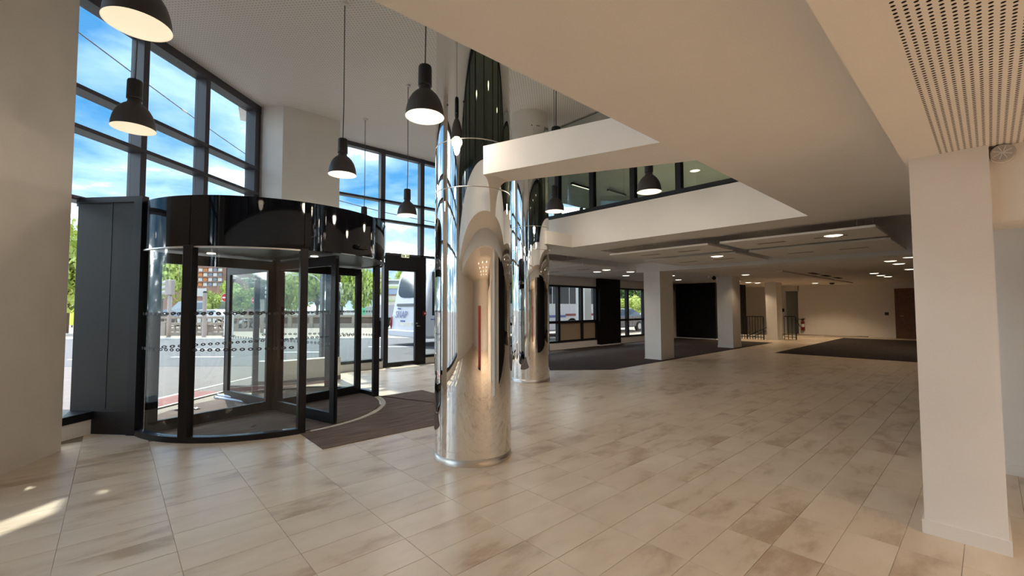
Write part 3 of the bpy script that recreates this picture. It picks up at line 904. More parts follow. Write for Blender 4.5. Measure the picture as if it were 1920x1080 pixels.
for x in (1.0, 3.2, 5.4):
    downlight(x, .2, 5.32, 'round downlight of the gallery mirrored high in the steel column', 'gallery downlights mirrored in steel', 10)

# red cabinet seen only in the steel column
rcab = thing('red_cabinet', 'tall dark red cabinet seen mirrored in the near steel column', 'cabinet', (.6, -3.0, 0))
MB().box(.15, 1.05, -3.2, -2.8, .05, 1.55).build('body', RED, rcab, bevel=.01)
MB().box(.18, 1.02, -3.17, -2.83, 0, .05).build('plinth', BLACK, rcab)
MB().box(.17, .59, -2.8, -2.785, .08, 1.52).build('door', RED, rcab)
MB().box(.61, 1.03, -2.8, -2.785, .08, 1.52).build('door', RED, rcab)

# alarm sounder on the header beside the near square column
al = thing('alarm_sounder', 'round white ribbed alarm sounder under the perforated ceiling by the near column', 'alarm', (4.10, -.085, 2.455))
MB().tube([(4.12, -.085, 2.455), (4.075, -.085, 2.455)], .056, 40).build('back_box', WHITE, al)
MB().tube([(4.075, -.085, 2.455), (4.060, -.085, 2.455)], [.056, .050], 40).build('front_plate', mat('grille plastic', (.50, .46, .43), .5), al)
for k in range(4):
    a = R(20+45*k); d = Vector((0, math.cos(a), math.sin(a)))
    MB().obox(Vector((4.058, -.085, 2.455)), d, d.cross(Vector((1, 0, 0))), (1, 0, 0), .085, .004, .006).build('rib', WHITE, al)

# ------------------------------------------------------------------ far end of the hall
dr = struct('door_2')
MB().box(27.24, 27.30, 1.60, 2.98, 0, 2.28).build('door_leaf', DOORWOOD, dr)
MB().box(27.22, 27.30, 2.98, 3.04, 0, 2.32).build('jamb', DOORWOOD, dr)
MB().box(27.22, 27.30, 1.54, 3.04, 2.28, 2.34).build('head', DOORWOOD, dr)
MB().tube([(27.24, 2.85, 1.05), (27.18, 2.85, 1.05), (27.18, 2.73, 1.05)], .012, 8).build('lever_handle', RING, dr)
sw = tag(MB().box(27.26, 27.30, 3.28, 3.42, 1.08, 1.22).build('light_switch', BLACK, bevel=.01), 'dark switch plate on the far wall left of the wooden door', 'switch')
MB().box(27.25, 27.26, 3.31, 3.39, 1.11, 1.19).build('rocker', GREYMETAL, sw)
bx = tag(MB().box(27.22, 27.30, 7.66, 7.90, 1.22, 1.40).build('control_box', BLACK, bevel=.01), 'small dark control box on the far wall left of the recessed grey door', 'box')
MB().box(27.21, 27.22, 7.72, 7.84, 1.27, 1.35).build('display', GREYMETAL, bx)
d3 = struct('door_3')
MB().box(27.62, 27.70, 6.98, 7.66, 0, 2.35).build('door_leaf', GREYDOOR, d3)
st(MB().box(27.3, 27.75, 6.95, 7.68, 2.35, 2.7).build('wall_far', WALL))
fe = thing('fire_extinguisher', 'dark red fire extinguisher hung low on the far wall beside the grey door', 'extinguisher', (27.2, 6.78, .24))
MB().lathe([(.001, 0), (.075, 0), (.085, .02), (.085, .40), (.07, .47), (.035, .50), (.03, .54)], (27.2, 6.78, .24), 24).build('cylinder', RED, fe)
MB().box(27.17, 27.23, 6.72, 6.86, .78, .84).box(27.18, 27.22, 6.66, 6.80, .85, .875).build('valve', BLACK, fe)
MB().tube([(27.18, 6.84, .82), (27.16, 6.98, .84), (27.15, 7.02, .70), (27.15, 6.95, .55), (27.13, 6.88, .42)], .016, 8).build('hose', BLACK, fe)
MB().arc((27.2, 6.78), .085, .087, 120, 240, .42, .58, 8).build('instruction_label', PAPER, fe)
MB().box(27.26, 27.30, 6.74, 6.82, .55, .72).build('bracket', BLACK, fe)
# stair railing with square balusters
def railing(ya, yb, x, lab, n):
    t = thing('stair_railing', lab, 'railing', (x, (ya+yb)/2, 0))
    MB().box(x-.02, x+.02, ya, yb, 1.03, 1.07).build('handrail', BLACK, t)
    MB().box(x-.012, x+.012, ya, yb, .10, .13).build('bottom_rail', BLACK, t)
    for i in range(n):
        y = ya+(yb-ya)*i/(n-1)
        wd = .022 if i % 6 == 0 else .012
        MB().box(x-wd, x+wd, y-wd, y+wd, .0, 1.03).build('baluster', BLACK, t)
    return t


rl = railing(7.0, 8.40, 21.9, 'dark stair railing with upright bars between two square columns', 13)
MB().tube([(22.5, 7.9, .10), (22.5, 6.9, .62)], .022, 8).build('stair_rail', BLACK, rl)
MB().tube([(22.5, 7.7, .06), (22.5, 6.9, .46)], .014, 8).build('stair_rail', BLACK, rl)
railing(5.98, 6.45, 22.9, 'short dark railing end right of the third square column', 4)
st(MB().box(22.6, 22.75, 7.0, 8.42, 0, .16).build('trim_2', mat('white kerb', (.8, .78, .74), .6)))
# small ceiling camera and sprinkler in the deep hall
cmr = thing('ceiling_camera', 'small dark camera on the ceiling by the top of the second square column', 'camera', (16.0, 6.7, 2.62))
MB().lathe([(.04, 0), (.04, -.03), (.07, -.05), (.07, -.10), (.03, -.14), (.001, -.15)], (16.0, 6.7, 2.62), 16).build('dome', BLACK, cmr)
MB().box(15.97, 16.03, 6.40, 6.48, 2.56, 2.62).box(15.98, 16.02, 6.85, 6.92, 2.55, 2.62).build('side_lamp', WHITE, cmr)
sp_ = thing('ceiling_speaker', 'dark ceiling unit right of the downlight before the far wall', 'speaker', (25.0, 5.0, 2.62))
MB().lathe([(.10, 0), (.10, -.04), (.06, -.07), (.001, -.08)], (25.0, 5.0, 2.62), 16).build('body', BLACK, sp_)
MB().lathe([(.115, 0), (.115, -.008), (.10, -.008)], (25.0, 5.0, 2.62), 16).build('rim', GREYMETAL, sp_)
# long slots and a lit edge in the far ceiling
for x, a in ((17.0, 3.35), (18.6, 3.35), (20.4, 3.35)):
    st(MB().box(x, x+.9, 3.9, 4.05, 2.605, 2.622).build('ceiling_slot', DARKVOID))
st(MB().box(15.2, 25.5, 4.28, 4.46, 2.58, 2.622).build('ceiling_edge', SOFFIT))

# ------------------------------------------------------------------ debris in and by the revolving door
for k, (dx, dy) in enumerate(((0, 0), (.07, .035), (.035, .02))):
    z = .02 if k < 2 else .052
    a = Vector((1.30+dx, 8.80+dy, z)); b = Vector((1.72+dx, 7.62+dy, z))
    t = thing('plastic_tube', ('pale plastic tube on the ground outside, left of a bundle of three', 'pale plastic tube on the ground outside, right of a bundle of three', 'pale plastic tube lying on top of two others outside')[k], 'tube', tuple(a), 'pale plastic tubes behind the door wing')
    MB().tube([a, b], .020, 12).build('tube', TUBE, t)
    d = (b-a).normalized()
    for q in (a, b):
        MB().tube([q-d*.012, q+d*.012], .021, 12).build('end_cap', GREYMETAL, t)
for k, (x, y, rz, s_c, lab) in enumerate(((.80, 8.15, .4, .10, 'crumpled white paper scrap on the paving outside the revolving door'),
                                        (.95, 8.02, 1.9, .06, 'smaller white paper scrap on the paving outside the revolving door'),
                                        (1.35, 6.35, .9, .03, 'tiny dark scrap on the matting inside the revolving door'))):
    rg = random.Random(k); vs_ = []
    for i in range(4):
        for j in range(4):
            px_, py_ = (i/3-.5)*s_c*2, (j/3-.5)*s_c*1.2
            vs_.append((x+px_*math.cos(rz)-py_*math.sin(rz), y+px_*math.sin(rz)+py_*math.cos(rz), .012+rg.uniform(0, .35)*s_c))
    m_ = MB().add(vs_, [[i*4+j, (i+1)*4+j, (i+1)*4+j+1, i*4+j+1] for i in range(3) for j in range(3)])
    o = m_.build('paper_scrap', PAPER if k < 2 else BLACK)
    sl = o.modifiers.new('thick', 'SOLIDIFY'); sl.thickness = .002
    tag(o, lab, 'paper')

# ------------------------------------------------------------------ street outside
SR = Vector((rt.x, rt.y)).normalized(); SF = Vector((fw.x, fw.y)).normalized()   # street runs along SR, SF points across it


def sp(a, d):
    p = SR*a+SF*d
    return (p.x, p.y)


def sbox(mb, a0, a1, d0, d1, z0, z1):
    return mb.prism([sp(a0, d0), sp(a1, d0), sp(a1, d1), sp(a0, d1)], z0, z1)


st(MB().box(-160, 220, -60, 260, -.6, -.13).build('ground_outside', PAVE))
gmb = MB()
gmb.prism([fp(-30, .46), fp(3.5, .46), (2.4, 10.6), (60, 10.6), (60, 40), (-40, 40)], -.13, -.012)
st(gmb.build('pavement_outside', PAVE))
mb = MB(); fbox(mb, -12, 2.62, .50, 1.05, -.012, -.006); st(mb.build('pavement_red_strip', REDPAVE))
mb = MB(); fbox(mb, -12, 2.62, .44, .50, -.012, -.003); st(mb.build('kerb_line', KERB))
mb = MB(); fbox(mb, -12, 6, 1.05, 1.13, -.012, -.006); st(mb.build('kerb_line', KERB))
mb = MB(); sbox(mb, -60, 40, 11.5, 21.4, -.012, -.008); st(mb.build('road', ASPHALT))
mb = MB(); sbox(mb, -60, 40, 21.4, 21.7, -.012, .05); st(mb.build('kerb', KERB))
mb = MB(); sbox(mb, -60, 40, 21.7, 40, -.012, .03); st(mb.build('pavement_far', CONCRETE))
for a, d in ((-13.2, 13.0), (-10.6, 13.6), (-12.4, 16.2), (-8.2, 15.0), (-5.6, 17.0)):
    mb = MB(); sbox(mb, a, a+1.9, d, d+.16, -.009, -.004); st(mb.build('road_marking', ROADPAINT))

# near balustrade with stone balusters
def balustrade(a0, a1, d, zr, lab, pitch=.30, posts=()):
    c = sp((a0+a1)/2, d); t = thing('balustrade', lab, 'balustrade', (*c, 0))
    mb = MB(); sbox(mb, a0, a1, d-.14, d+.14, .02, .20); mb.build('plinth', CONCRETE, t)
    mb = MB(); sbox(mb, a0, a1, d-.16, d+.16, zr-.13, zr); mb.build('rail', CONCRETE, t)
    n = int((a1-a0)/pitch); k_ = (zr-.33)/.42; first = None
    for i in range(n):
        x, y = sp(a0+pitch*(i+.5), d)
        if first is None:
            f0 = MB().lathe([(.05, .20), (.035, .20+.05*k_), (.07, .20+.16*k_), (.06, .20+.24*k_), (.035, .20+.36*k_), (.055, .20+.42*k_)], (x, y, 0), 8).build('baluster', CONCRETE, t)
            first = (f0, x, y)
        else:
            o = first[0].copy(); COL.objects.link(o); o.location = (x-first[1], y-first[2], 0)
    for a in posts:
        mb = MB(); sbox(mb, a-.16, a+.16, d-.2, d+.2, .02, zr+.06); mb.build('post', CONCRETE, t)


balustrade(-21.5, -16.0, 24.2, .72, 'near stone balustrade across the road behind the traffic light', posts=(-19.2, -16.9))
balustrade(-24.5, -16.8, 28.5, .98, 'far stone balustrade behind the near one across the road', .34)
pr = thing('parapet', 'pale parapet with dark panels across the road behind the motorbikes', 'parapet', (*sp(-17, 33), 0))
mb = MB(); sbox(mb, -21.6, -10.0, 32.9, 33.1, .02, .35); mb.build('plinth', CONCRETE, pr)
mb = MB(); sbox(mb, -21.6, -10.0, 32.85, 33.15, .82, .98); mb.build('rail', CONCRETE, pr)
for i in range(8):
    a = -21.5+1.6*i
    mb = MB(); sbox(mb, a-.14, a+.14, 32.82, 33.18, .02, .98); mb.build('post', CONCRETE, pr)
    if i < 7:
        mb = MB(); sbox(mb, a+.14, a+1.46, 32.96, 33.04, .35, .82); mb.build('panel', BARK, pr)

# traffic lights, signs, posts
def traffic_light(a, d, zt, lab, side, col):
    x, y = sp(a, d); t = thing('traffic_light', lab, 'traffic light', (x, y, .03))
    MB().tube([(x, y, .03), (x, y, zt-.75)], .10, 12).build('pole', POLE, t)
    mb = MB(); sbox(mb, a-.17, a+.17, d-.14, d+.14, zt-.80, zt); mb.build('housing', col, t, bevel=.03)
    for i in range(3):
        z = zt-.14-.25*i; q = Vector((*sp(a+side*.17, d), z)); dv = Vector((SR.x, SR.y, 0))*side
        MB().tube([q, q+dv*.10, q+dv*.20-Vector((0, 0, .05))], [.09, .10, .11], 12).build('visor', mat('visor', (.62, .58, .50), .5) if i == 0 and side < 0 else (KERB if side < 0 else WHITE), t)


traffic_light(-18.05, 23.0, 3.02, 'taupe traffic light on a thick pole before the stone balustrade', -1, POLE)
traffic_light(-15.1, 26.4, 2.85, 'dark traffic light beside a no-entry sign, seen through the door glass', 1, BLACK)
x, y = sp(-16.2, 23)
bp = thing('street_post', 'tall plain taupe post before the stone balustrade', 'post', (x, y, .03))
MB().lathe([(.11, 0), (.095, .08), (.09, 2.2), (.09, 2.3)], (x, y, .03), 14).build('shaft', POLE, bp)
MB().lathe([(.095, 2.30), (.10, 2.32), (.07, 2.38), (.001, 2.40)], (x, y, .03), 14).build('cap', BLACK, bp)
def no_entry(a, d, z, r, lab):
    x, y = sp(a, d); t = thing('no_entry_sign', lab, 'sign', (x, y, .03))
    n = -Vector((SF.x, SF.y, 0)); r_ = Vector((SR.x, SR.y, 0))
    MB().tube([(x, y, .03), (x, y, z+r)], .03, 8).build('pole', GREYMETAL, t)
    c = Vector((x, y, z))+n*.04
    MB().tube([c, c+n*.02], r, 32).build('rim', WHITE, t)
    MB().tube([c+n*.02, c+n*.028], r*.92, 32).build('disc', mat('sign red', (.55, .03, .03), .4), t)
    MB().obox(c+n*.032, r_, (0, 0, 1), n, r*1.35, r*.34, .008).build('bar', WHITE, t)


no_entry(-17.05, 26, 2.15, .25, 'no-entry sign on the left, nearest the drum post')
no_entry(-15.25, 26, 1.97, .27, 'no-entry sign on the right, beside the dark traffic light')
x, y = sp(-20.6, 32)
ln = thing('street_lamp', 'dark street lamp with a funnel head before the trees', 'lamp post', (x, y, .03))
MB().tube([(x, y, .03), (x, y, 3.3)], .05, 10).build('pole', BLACK, ln)
MB().lathe([(.06, 3.25), (.14, 3.4), (.34, 3.72), (.30, 3.78), (.001, 3.84)], (x, y, 0), 16).build('head', BLACK, ln)
x, y = sp(-13.1, 30)
ln = thing('arc_lamp', 'thin pale street lamp with an arched top beyond the door', 'lamp post', (x, y, .03))
pts = [(*sp(-13.1, 30), .03), (*sp(-13.1, 30), 2.9)]+[(*sp(-14.3+1.2*math.cos(R(q)), 30), 2.9+.95*math.sin(R(q))) for q in range(20, 115, 15)]
MB().tube(pts, .035, 8).build('pole', KERB, ln)
mb = MB(); sbox(mb, -15.1, -14.6, 29.9, 30.1, 3.74, 3.80); mb.build('head', KERB, ln)
x, y = sp(-14.9, 23)
cbx = thing('roadside_cabinet', 'white roadside terminal with a dark window before the parapet', 'cabinet', (x, y, .03))
mb = MB(); sbox(mb, -15.07, -14.73, 22.85, 23.15, .03, 1.18); mb.build('body', WHITE, cbx, bevel=.02)
mb = MB(); sbox(mb, -14.96, -14.84, 22.83, 22.85, .72, .84); mb.build('screen', BLACK, cbx)
mb = MB(); sbox(mb, -15.12, -14.68, 22.80, 23.2, .0, .10); mb.build('foot', CONCRETE, cbx)

# trees
def foliage_mesh(name, m_, seed, n=2600, blobs=26, leaf=.16):
    rg = random.Random(seed); mb = MB(); bl = []
    for i in range(blobs):
        while True:
            v = Vector((rg.uniform(-1, 1), rg.uniform(-1, 1), rg.uniform(-1, 1)))
            if v.length < 1: break
        bl.append((v*.72, rg.uniform(.22, .42)))
    for i in range(n):
        c, r = rg.choice(bl)
        d = Vector((rg.gauss(0, 1), rg.gauss(0, 1), rg.gauss(0, 1))).normalized()
        p = c+d*r*rg.uniform(.6, 1.05); p.z = p.z*1.0
        a = d.orthogonal().normalized()*leaf*rg.uniform(.25, .5); b = d.cross(a).normalized()*leaf*rg.uniform(.2, .42)
        q = Vector((rg.uniform(-.3, .3), rg.uniform(-.3, .3), rg.uniform(-.3, .3)))*leaf
        mb.add([p-a, p-b*.9+q, p+a, p+b*.9-q], [[0, 1, 2, 3]])
    return mb


FOL = {}
for key, m_, sd_ in (('bright', LEAFB, 1), ('bright2', LEAFB, 5), ('dark', LEAFD, 2), ('autumn', LEAFO, 3)):
    FOL[key] = (foliage_mesh(key, m_, sd_), m_)
fproto = {}


def tree(x, y, zc, rx, rz, kind, lab, group='trees across the road'):
    t = thing('tree', lab, 'tree', (x, y, 0), group)
    MB().tube([(x, y, -.02), (x+.06, y, zc-rz*.4), (x, y+.05, zc+rz*.2)], [.05*rx+.06, .04*rx+.05, .03], 8).build('trunk', BARK, t)
    for k in range(3):
        a = k*2.1
        MB().tube([(x, y, max(.3, zc-rz*.6)), (x+math.cos(a)*rx*.5, y+math.sin(a)*rx*.5, zc+rz*.15)], [.03*rx+.02, .015], 6).build('branch', BARK, t)
    if kind not in fproto:
        o = FOL[kind][0].build('foliage', FOL[kind][1], t, loc=(0, 0, 0)); fproto[kind] = o.data
    else:
        o = bpy.data.objects.new('foliage', fproto[kind]); COL.objects.link(o); o.parent = t
    o.location = (0, 0, zc); o.scale = (rx, rx, rz); o.rotation_euler = (0, 0, (x*7+y*3) % 6.28)
    return t


for a, d, zc, rx, rz, kd, lab in (
        (-27.1, 26.5, 4.6, 2.4, 3.6, 'bright', 'bright tree seen through the narrow pane beside the left white wall'),
        (-27.4, 34, 3.9, 1.9, 3.3, 'bright2', 'bright yellow-green tree behind the taupe traffic light'),
        (-29.6, 43, 2.2, 1.0, 1.4, 'bright', 'small bright tree behind the plain taupe post, before the orange building'),
        (-29.0, 47, 2.7, 1.8, 1.9, 'bright', 'rounded sunlit tree behind the left no-entry sign'),
        (-32.6, 50, 3.0, 1.2, 2.0, 'bright2', 'sunlit tree behind the dark street lamp'),
        (-33.6, 57, 5.2, 1.9, 1.3, 'dark', 'dark treetop standing above the sunlit tree at the no-entry signs'),
        (-24.8, 43, 2.0, 1.2, 1.5, 'dark', 'dark bush behind the right no-entry sign'),
        (-27.2, 53, 3.7, 1.9, 3.3, 'bright', 'pale tree seen just right of the centre post of the revolving door'),
        (-21.0, 47, 3.7, 2.4, 3.5, 'bright2', 'pale tree behind the arched street lamp'),
        (-33.0, 62, 4.8, 2.4, 3.8, 'bright', 'tall pale tree far behind the centre post of the revolving door'),
        (-17.2, 44, 3.7, 2.0, 3.5, 'bright2', 'yellow-green tree seen between the two right posts of the revolving door'),
        (-19.6, 56, 3.9, 1.7, 3.6, 'bright', 'yellow-green tree behind the one between the right door posts'),
        (-14.6, 42.5, 3.5, 1.5, 3.2, 'bright', 'yellow-green tree above the green container')):
    tree(*sp(a, d), zc, rx, rz, kd, lab)
for x, y, zc, rx, rz, kd, lab in ((35.5, 22.0, 1.3, 2.0, 1.7, 'bright', 'rounded green bush behind the parked cars, seen in the low window'),
                                  (31.5, 20.6, 1.2, 1.5, 1.4, 'bright2', 'smaller green bush behind the dark car, seen in the low window'),
                                  (40.0, 25.2, 3.9, 2.6, 2.0, 'dark', 'dark tree crown above the bushes in the low window')):
    tree(x, y, zc, rx, rz, kd, lab, 'greenery behind the parked cars')
for a, d, zc, rx, rz, kd, lab in ((-30.4, 120, 8.5, 2.3, 6, 'bright', 'green wooded rise far behind the striped building'),
                                  (-25.4, 122, 10.5, 2.4, 5, 'autumn', 'orange autumn treetops far behind the coach'),
                                  (-20.2, 118, 10.5, 2.4, 4.5, 'autumn', 'far treetops over the coach roof right of the orange ones'),
                                  (-35.2, 118, 7.5, 2.3, 5, 'bright2', 'pale green far treetops left of the wooded rise')):
    tree(*sp(a, d), zc, rx, rz, kd, lab, 'far treetops')

# buildings across the road
ob = thing('orange_building', 'far building with rows of orange and white windows and a teal sign band', 'building', (*sp(-43.5, 62), 0))
mb = MB(); sbox(mb, -50, -40.2, 60.6, 68, 0, 9.1); mb.build('wall', BRICK, ob)
mb = MB(); sbox(mb, -50.2, -40.0, 60.4, 68.2, 9.1, 9.4); mb.build('roof', CREAM, ob)
mb = MB(); sbox(mb, -49.8, -40.4, 60.5, 60.6, 7.45, 8.3); mb.build('sign_band', mat('teal glass', (.50, .74, .74), .3), ob)
wp_ = None
for r_i in range(4):
    mb = MB(); sbox(mb, -49.8, -40.2, 60.35, 60.6, 7.17-.68*r_i, 7.30-.68*r_i); mb.build('ledge', BRICK, ob)
    for c_i in range(14):
        a = -49.7+.68*c_i; z = 6.66-.68*r_i
        mb = MB(); sbox(mb, a, a+.52, 60.5, 60.62, z, z+.46)
        mb.build('window', ORANGE if (c_i*7+r_i*3) % 5 < 3 and c_i < 11 else (CREAM if (c_i+r_i) % 2 else FARGLASS), ob)
text_mesh('sign_lettering', 'TE  QUARTIER', .62, mat('teal ink', (.12, .36, .40), .5), ob, (*sp(-43.2, 60.48), 7.86), (SR.x, SR.y, 0), (0, 0, 1), .01)
mb = MB(); sbox(mb, -44.2, -42.4, 60.5, 60.6, 3.2, 4.3); mb.build('shop_sign', CREAM, ob)
sb = thing('striped_building', 'far low building with pale blue and white horizontal bands left of the coach', 'building', (*sp(-13, 47), 0))
for i, (z0, z1, m_) in enumerate(((0, 1.6, CREAM), (1.6, 1.75, BRICK), (1.75, 2.2, CREAM), (2.2, 2.35, YELLOWG), (2.35, 2.8, CREAM), (2.8, 2.9, BRICK), (2.9, 3.5, STRIPEBLUE), (3.5, 3.75, YELLOWG), (3.75, 4.0, WHITE), (4.0, 4.3, FARGLASS))):
    mb = MB(); sbox(mb, -13.4, -9.0, 45-(.08 if i % 2 else 0), 50, z0, z1); mb.build('wall_band', m_, sb)
mb = MB(); sbox(mb, -13.6, -8.8, 44.8, 50.2, 4.3, 4.45); mb.build('roof', WHITE, sb)
wb = thing('pale_building', 'pale far building behind the bushes in the low window', 'building', (52, 36, 0))
MB().box(44, 62, 33, 42, 0, 8).build('wall', CREAM, wb)
MB().box(43.8, 62.2, 32.8, 42.2, 8, 8.4).build('roof', KERB, wb)
for i in range(8):
    MB().box(43.95, 44.0, 33.4+i*1.0, 33.5+i*1.0, 0, 8).build('downpipe', GREYMETAL, wb)
# unseen block, added to keep the sun off the right glazed front
st(MB().box(4.6, 40, 10.7, 15.6, 8.3, 12).build('wall_sun_block', CREAM))

# coach
bu = thing('coach', 'white coach parked outside the right glazed front, rear towards the door', 'bus', (8.75, 15.85, 0))
bm = bpy.data.meshes.new('body')
prof = [(8.80, .32), (8.62, .55), (8.70, 1.2), (8.86, 2.0), (9.05, 2.9), (9.25, 3.16), (9.7, 3.26), (19.2, 3.26), (19.6, 3.0), (19.8, 1.2), (19.7, .32)]
y0b, y1b = 14.5, 17.1
mb = MB(); n = len(prof)
vs_ = [(x, y, z) for y in (y0b, y1b) for x, z in prof]
mb.add(vs_, [list(range(n)), list(range(n, 2*n))[::-1]]+[[i, n+i, n+(i+1) % n, (i+1) % n] for i in range(n)])
body = mb.build('body', BUSWHITE, bu, bevel=.10)
# rear window follows the raked rear face
rw_ = MB(); pts_ = []
for k in range(24):
    t_ = 2*math.pi*k/24; ex_ = abs(math.cos(t_))**.6*(1 if math.cos(t_) > 0 else -1); ez = abs(math.sin(t_))**.6*(1 if math.sin(t_) > 0 else -1)
    z = 2.42+.52*ez; pts_.append((8.70+(z-1.2)*.205-.012, 15.85+1.05*ex_, z))
rw_.add(pts_, [list(range(24))]); rw_.build('rear_window', BUSGLASS, bu)
for x0 in [9.55+1.28*i for i in range(8)]:
    MB().box(x0, x0+1.22, 14.485, 14.52, 1.68, 2.92).build('side_window', BUSGLASS, bu, bevel=.02)
MB().prism([(9.06, 14.49), (9.52, 14.49), (9.52, 14.53), (9.06, 14.53)], 1.2, 2.9).build('side_window', BUSGLASS, bu, bevel=.05)
MB().box(13.2, 16.9, 14.485, 14.5, 1.00, 1.12).build('blue_stripe', BLUE, bu)
MB().box(16.9, 19.4, 14.485, 14.5, 1.06, 1.18).build('red_stripe', RED, bu)
MB().box(9.0, 13.2, 14.488, 14.5, 1.04, 1.07).build('blue_stripe', BLUE, bu)
MB().prism([(8.52, 14.52), (8.80, 14.52), (8.80, 17.08), (8.52, 17.08)], .34, .62).build('bumper', BUSWHITE, bu, bevel=.05)
for yy in (14.62, 16.98):
    MB().tube([(8.64, yy, .62), (8.60, yy, .85), (8.66, yy, 1.15)], [.02, .055, .02], 8).build('tail_light', RED, bu)
MB().obox((8.75, 15.85, 1.62), (0, 1, 0), (.2, 0, .98), (1, 0, -.2), 1.7, .10, .05).build('grille', GREYMETAL, bu)
MB().box(8.64, 8.72, 15.3, 16.4, .78, .92).build('plate_recess', KERB, bu)
for xw in (11.3, 17.4):
    for yw in (14.62, 16.98):
        MB().tube([(xw, yw-.12, .48), (xw, yw+.12, .48)], .48, 24).build('wheel', TYRE, bu)
text_mesh('logo_lettering', 'SNAP', .40, mat('grey blue print', (.16, .18, .34), .4), bu, (8.66, 16.2, 1.22), (0, -1, 0), (.16, 0, .98), .006)
MB().obox((8.65, 16.05, .97), (0, 1, 0), (0, 0, 1), (1, 0, 0), .34, .05, .02).build('logo_bar', BLUE, bu)
MB().obox((8.70, 16.45, 1.47), (0, 1, 0), (0, 0, 1), (1, 0, 0), .22, .05, .02).build('logo_bar', BLUE, bu)
MB().tube([(19.6, 14.4, 2.5), (19.8, 14.15, 2.3), (19.7, 14.1, 1.7)], .04, 8).build('mirror_arm', BLACK, bu)

# cars
def car(x, y, ang, paint, lab, s_c=1.0, van=False):
    t = thing('car', lab, 'car', (x, y, 0), 'cars parked outside')
    ca, sa = math.cos(ang), math.sin(ang)
    def W(p): return (x+(p[0]*ca-p[1]*sa)*s_c, y+(p[0]*sa+p[1]*ca)*s_c, p[2]*s_c)
    pf = [(-2.1, .28), (-2.15, .62), (-1.95, .92), (-1.2, .98), (-.45, 1.40), (.75, 1.44), (1.65, 1.02), (2.05, .92), (2.1, .30)] if not van else \
         [(-2.1, .28), (-2.2, .9), (-1.9, 1.15), (-1.3, 1.85), (2.1, 1.95), (2.2, .9), (2.15, .3)]
    n = len(pf); w = .86
    vs_ = [W((px_, sy_*w*(.80 if z > 1.2 else 1), z)) for sy_ in (-1, 1) for px_, z in pf]
    mb = MB().add(vs_, [list(range(n)), list(range(n, 2*n))[::-1]]+[[i, n+i, n+(i+1) % n, (i+1) % n] for i in range(n)])
    mb.build('body', paint, t, bevel=.06*s_c)
    def quad(name, pts, m_, th=.012):
        o = MB().add([W(p) for p in pts], [[0, 1, 2, 3]]).build(name, m_, t)
        sl = o.modifiers.new('thick', 'SOLIDIFY'); sl.thickness = th; sl.offset = 0
    zt, zb = (1.34, 1.0) if not van else (1.75, 1.2)
    for sy_ in (-1, 1):
        yb, yt = sy_*.865, sy_*(.73 if not van else .74)
        quad('side_window', [(-1.05, yb, zb), (.1, yb, zb), (.1, yt, zt), (-.48, yt, zt)], FARGLASS if paint != CARDARK else BUSGLASS)
        quad('side_window', [(.18, yb, zb), (1.45, yb, zb), (.85, yt, zt), (.18, yt, zt)], FARGLASS if paint != CARDARK else BUSGLASS)
    quad('windscreen', [(-1.22, -.72, 1.02), (-1.22, .72, 1.02), (-.52, .62, 1.38), (-.52, -.62, 1.38)] if not van else [(-1.88, -.75, 1.2), (-1.88, .75, 1.2), (-1.36, .65, 1.78), (-1.36, -.65, 1.78)], BUSGLASS, .03)
    for px_ in (-1.32, 1.30):
        for sy_ in (-1, 1):
            wl = MB().tube([W((px_, sy_*.72, .32)), W((px_, sy_*.90, .32))], .32*s_c, 20).build('wheel', TYRE, t)
            MB().tube([W((px_, sy_*.88, .32)), W((px_, sy_*.912, .32))], .19*s_c, 12).build('hub', KERB, wl)
    for sy_ in (-1, 1):
        MB().tube([W((-2.10, sy_*.62, .70)), W((-2.14, sy_*.62, .70))], .10*s_c, 10).build('headlight', WHITE, t)
        MB().tube([W((2.06, sy_*.62, .78)), W((2.10, sy_*.62, .78))], .08*s_c, 10).build('tail_light', RED, t)


RA = math.atan2(SR.y, SR.x)
car(22.9, 15.6, R(4), CARDARK, 'dark grey hatchback parked outside the low window')
car(30.6, 17.2, R(8), CARSILVER, 'silver car parked behind the dark hatchback outside the low window')
car(25.4, 19.6, R(5), CARWHITE, 'white car roof behind the dark hatchback outside the low window')
car(*sp(-25.2, 36.5), RA, CARWHITE, 'white car behind the stone balustrade, right of the taupe traffic light')
car(*sp(-29.9, 36.5), RA, CARDARK, 'dark car behind the stone balustrade below the yellow-green tree')
car(*sp(-33.4, 46.5), RA, CARSILVER, 'grey van before the orange building', 1.2, True)
# truck left of the coach
tk = thing('truck', 'grey truck standing far behind the coach rear', 'truck', (*sp(-8.6, 31), 0))
mb = MB(); sbox(mb, -9.4, -4.5, 30, 32.2, .85, 1.7); mb.build('load_bed', mat('grey tarp', (.34, .34, .38), .7), tk)
mb = MB(); sbox(mb, -9.3, -4.5, 30.2, 32.0, .55, .85); mb.build('chassis', BLACK, tk)
for a in (-8.9, -7.7, -5.2):
    q = Vector((*sp(a, 30.15), .42)); MB().tube([q, q+Vector((SF.x, SF.y, 0))*.3], .40, 18).build('wheel', TYRE, tk)
# green container and bins
gc = thing('green_container', 'green and grey container beyond the parapet, seen between the right door posts', 'container', (*sp(-12.9, 38), 0))
mb = MB(); sbox(mb, -13.5, -12.55, 37.5, 38.8, .1, 1.5); mb.build('body', GREENP, gc, bevel=.03)
mb = MB(); sbox(mb, -12.55, -11.7, 37.4, 38.8, .1, 1.62); mb.build('side_unit', mat('grey container', (.32, .36, .34), .6), gc, bevel=.03)
for a in (-13.4, -11.9):
    q = Vector((*sp(a, 37.6), .14)); MB().tube([q, q+Vector((SF.x, SF.y, 0))*.12], .12, 10).build('wheel', TYRE, gc)

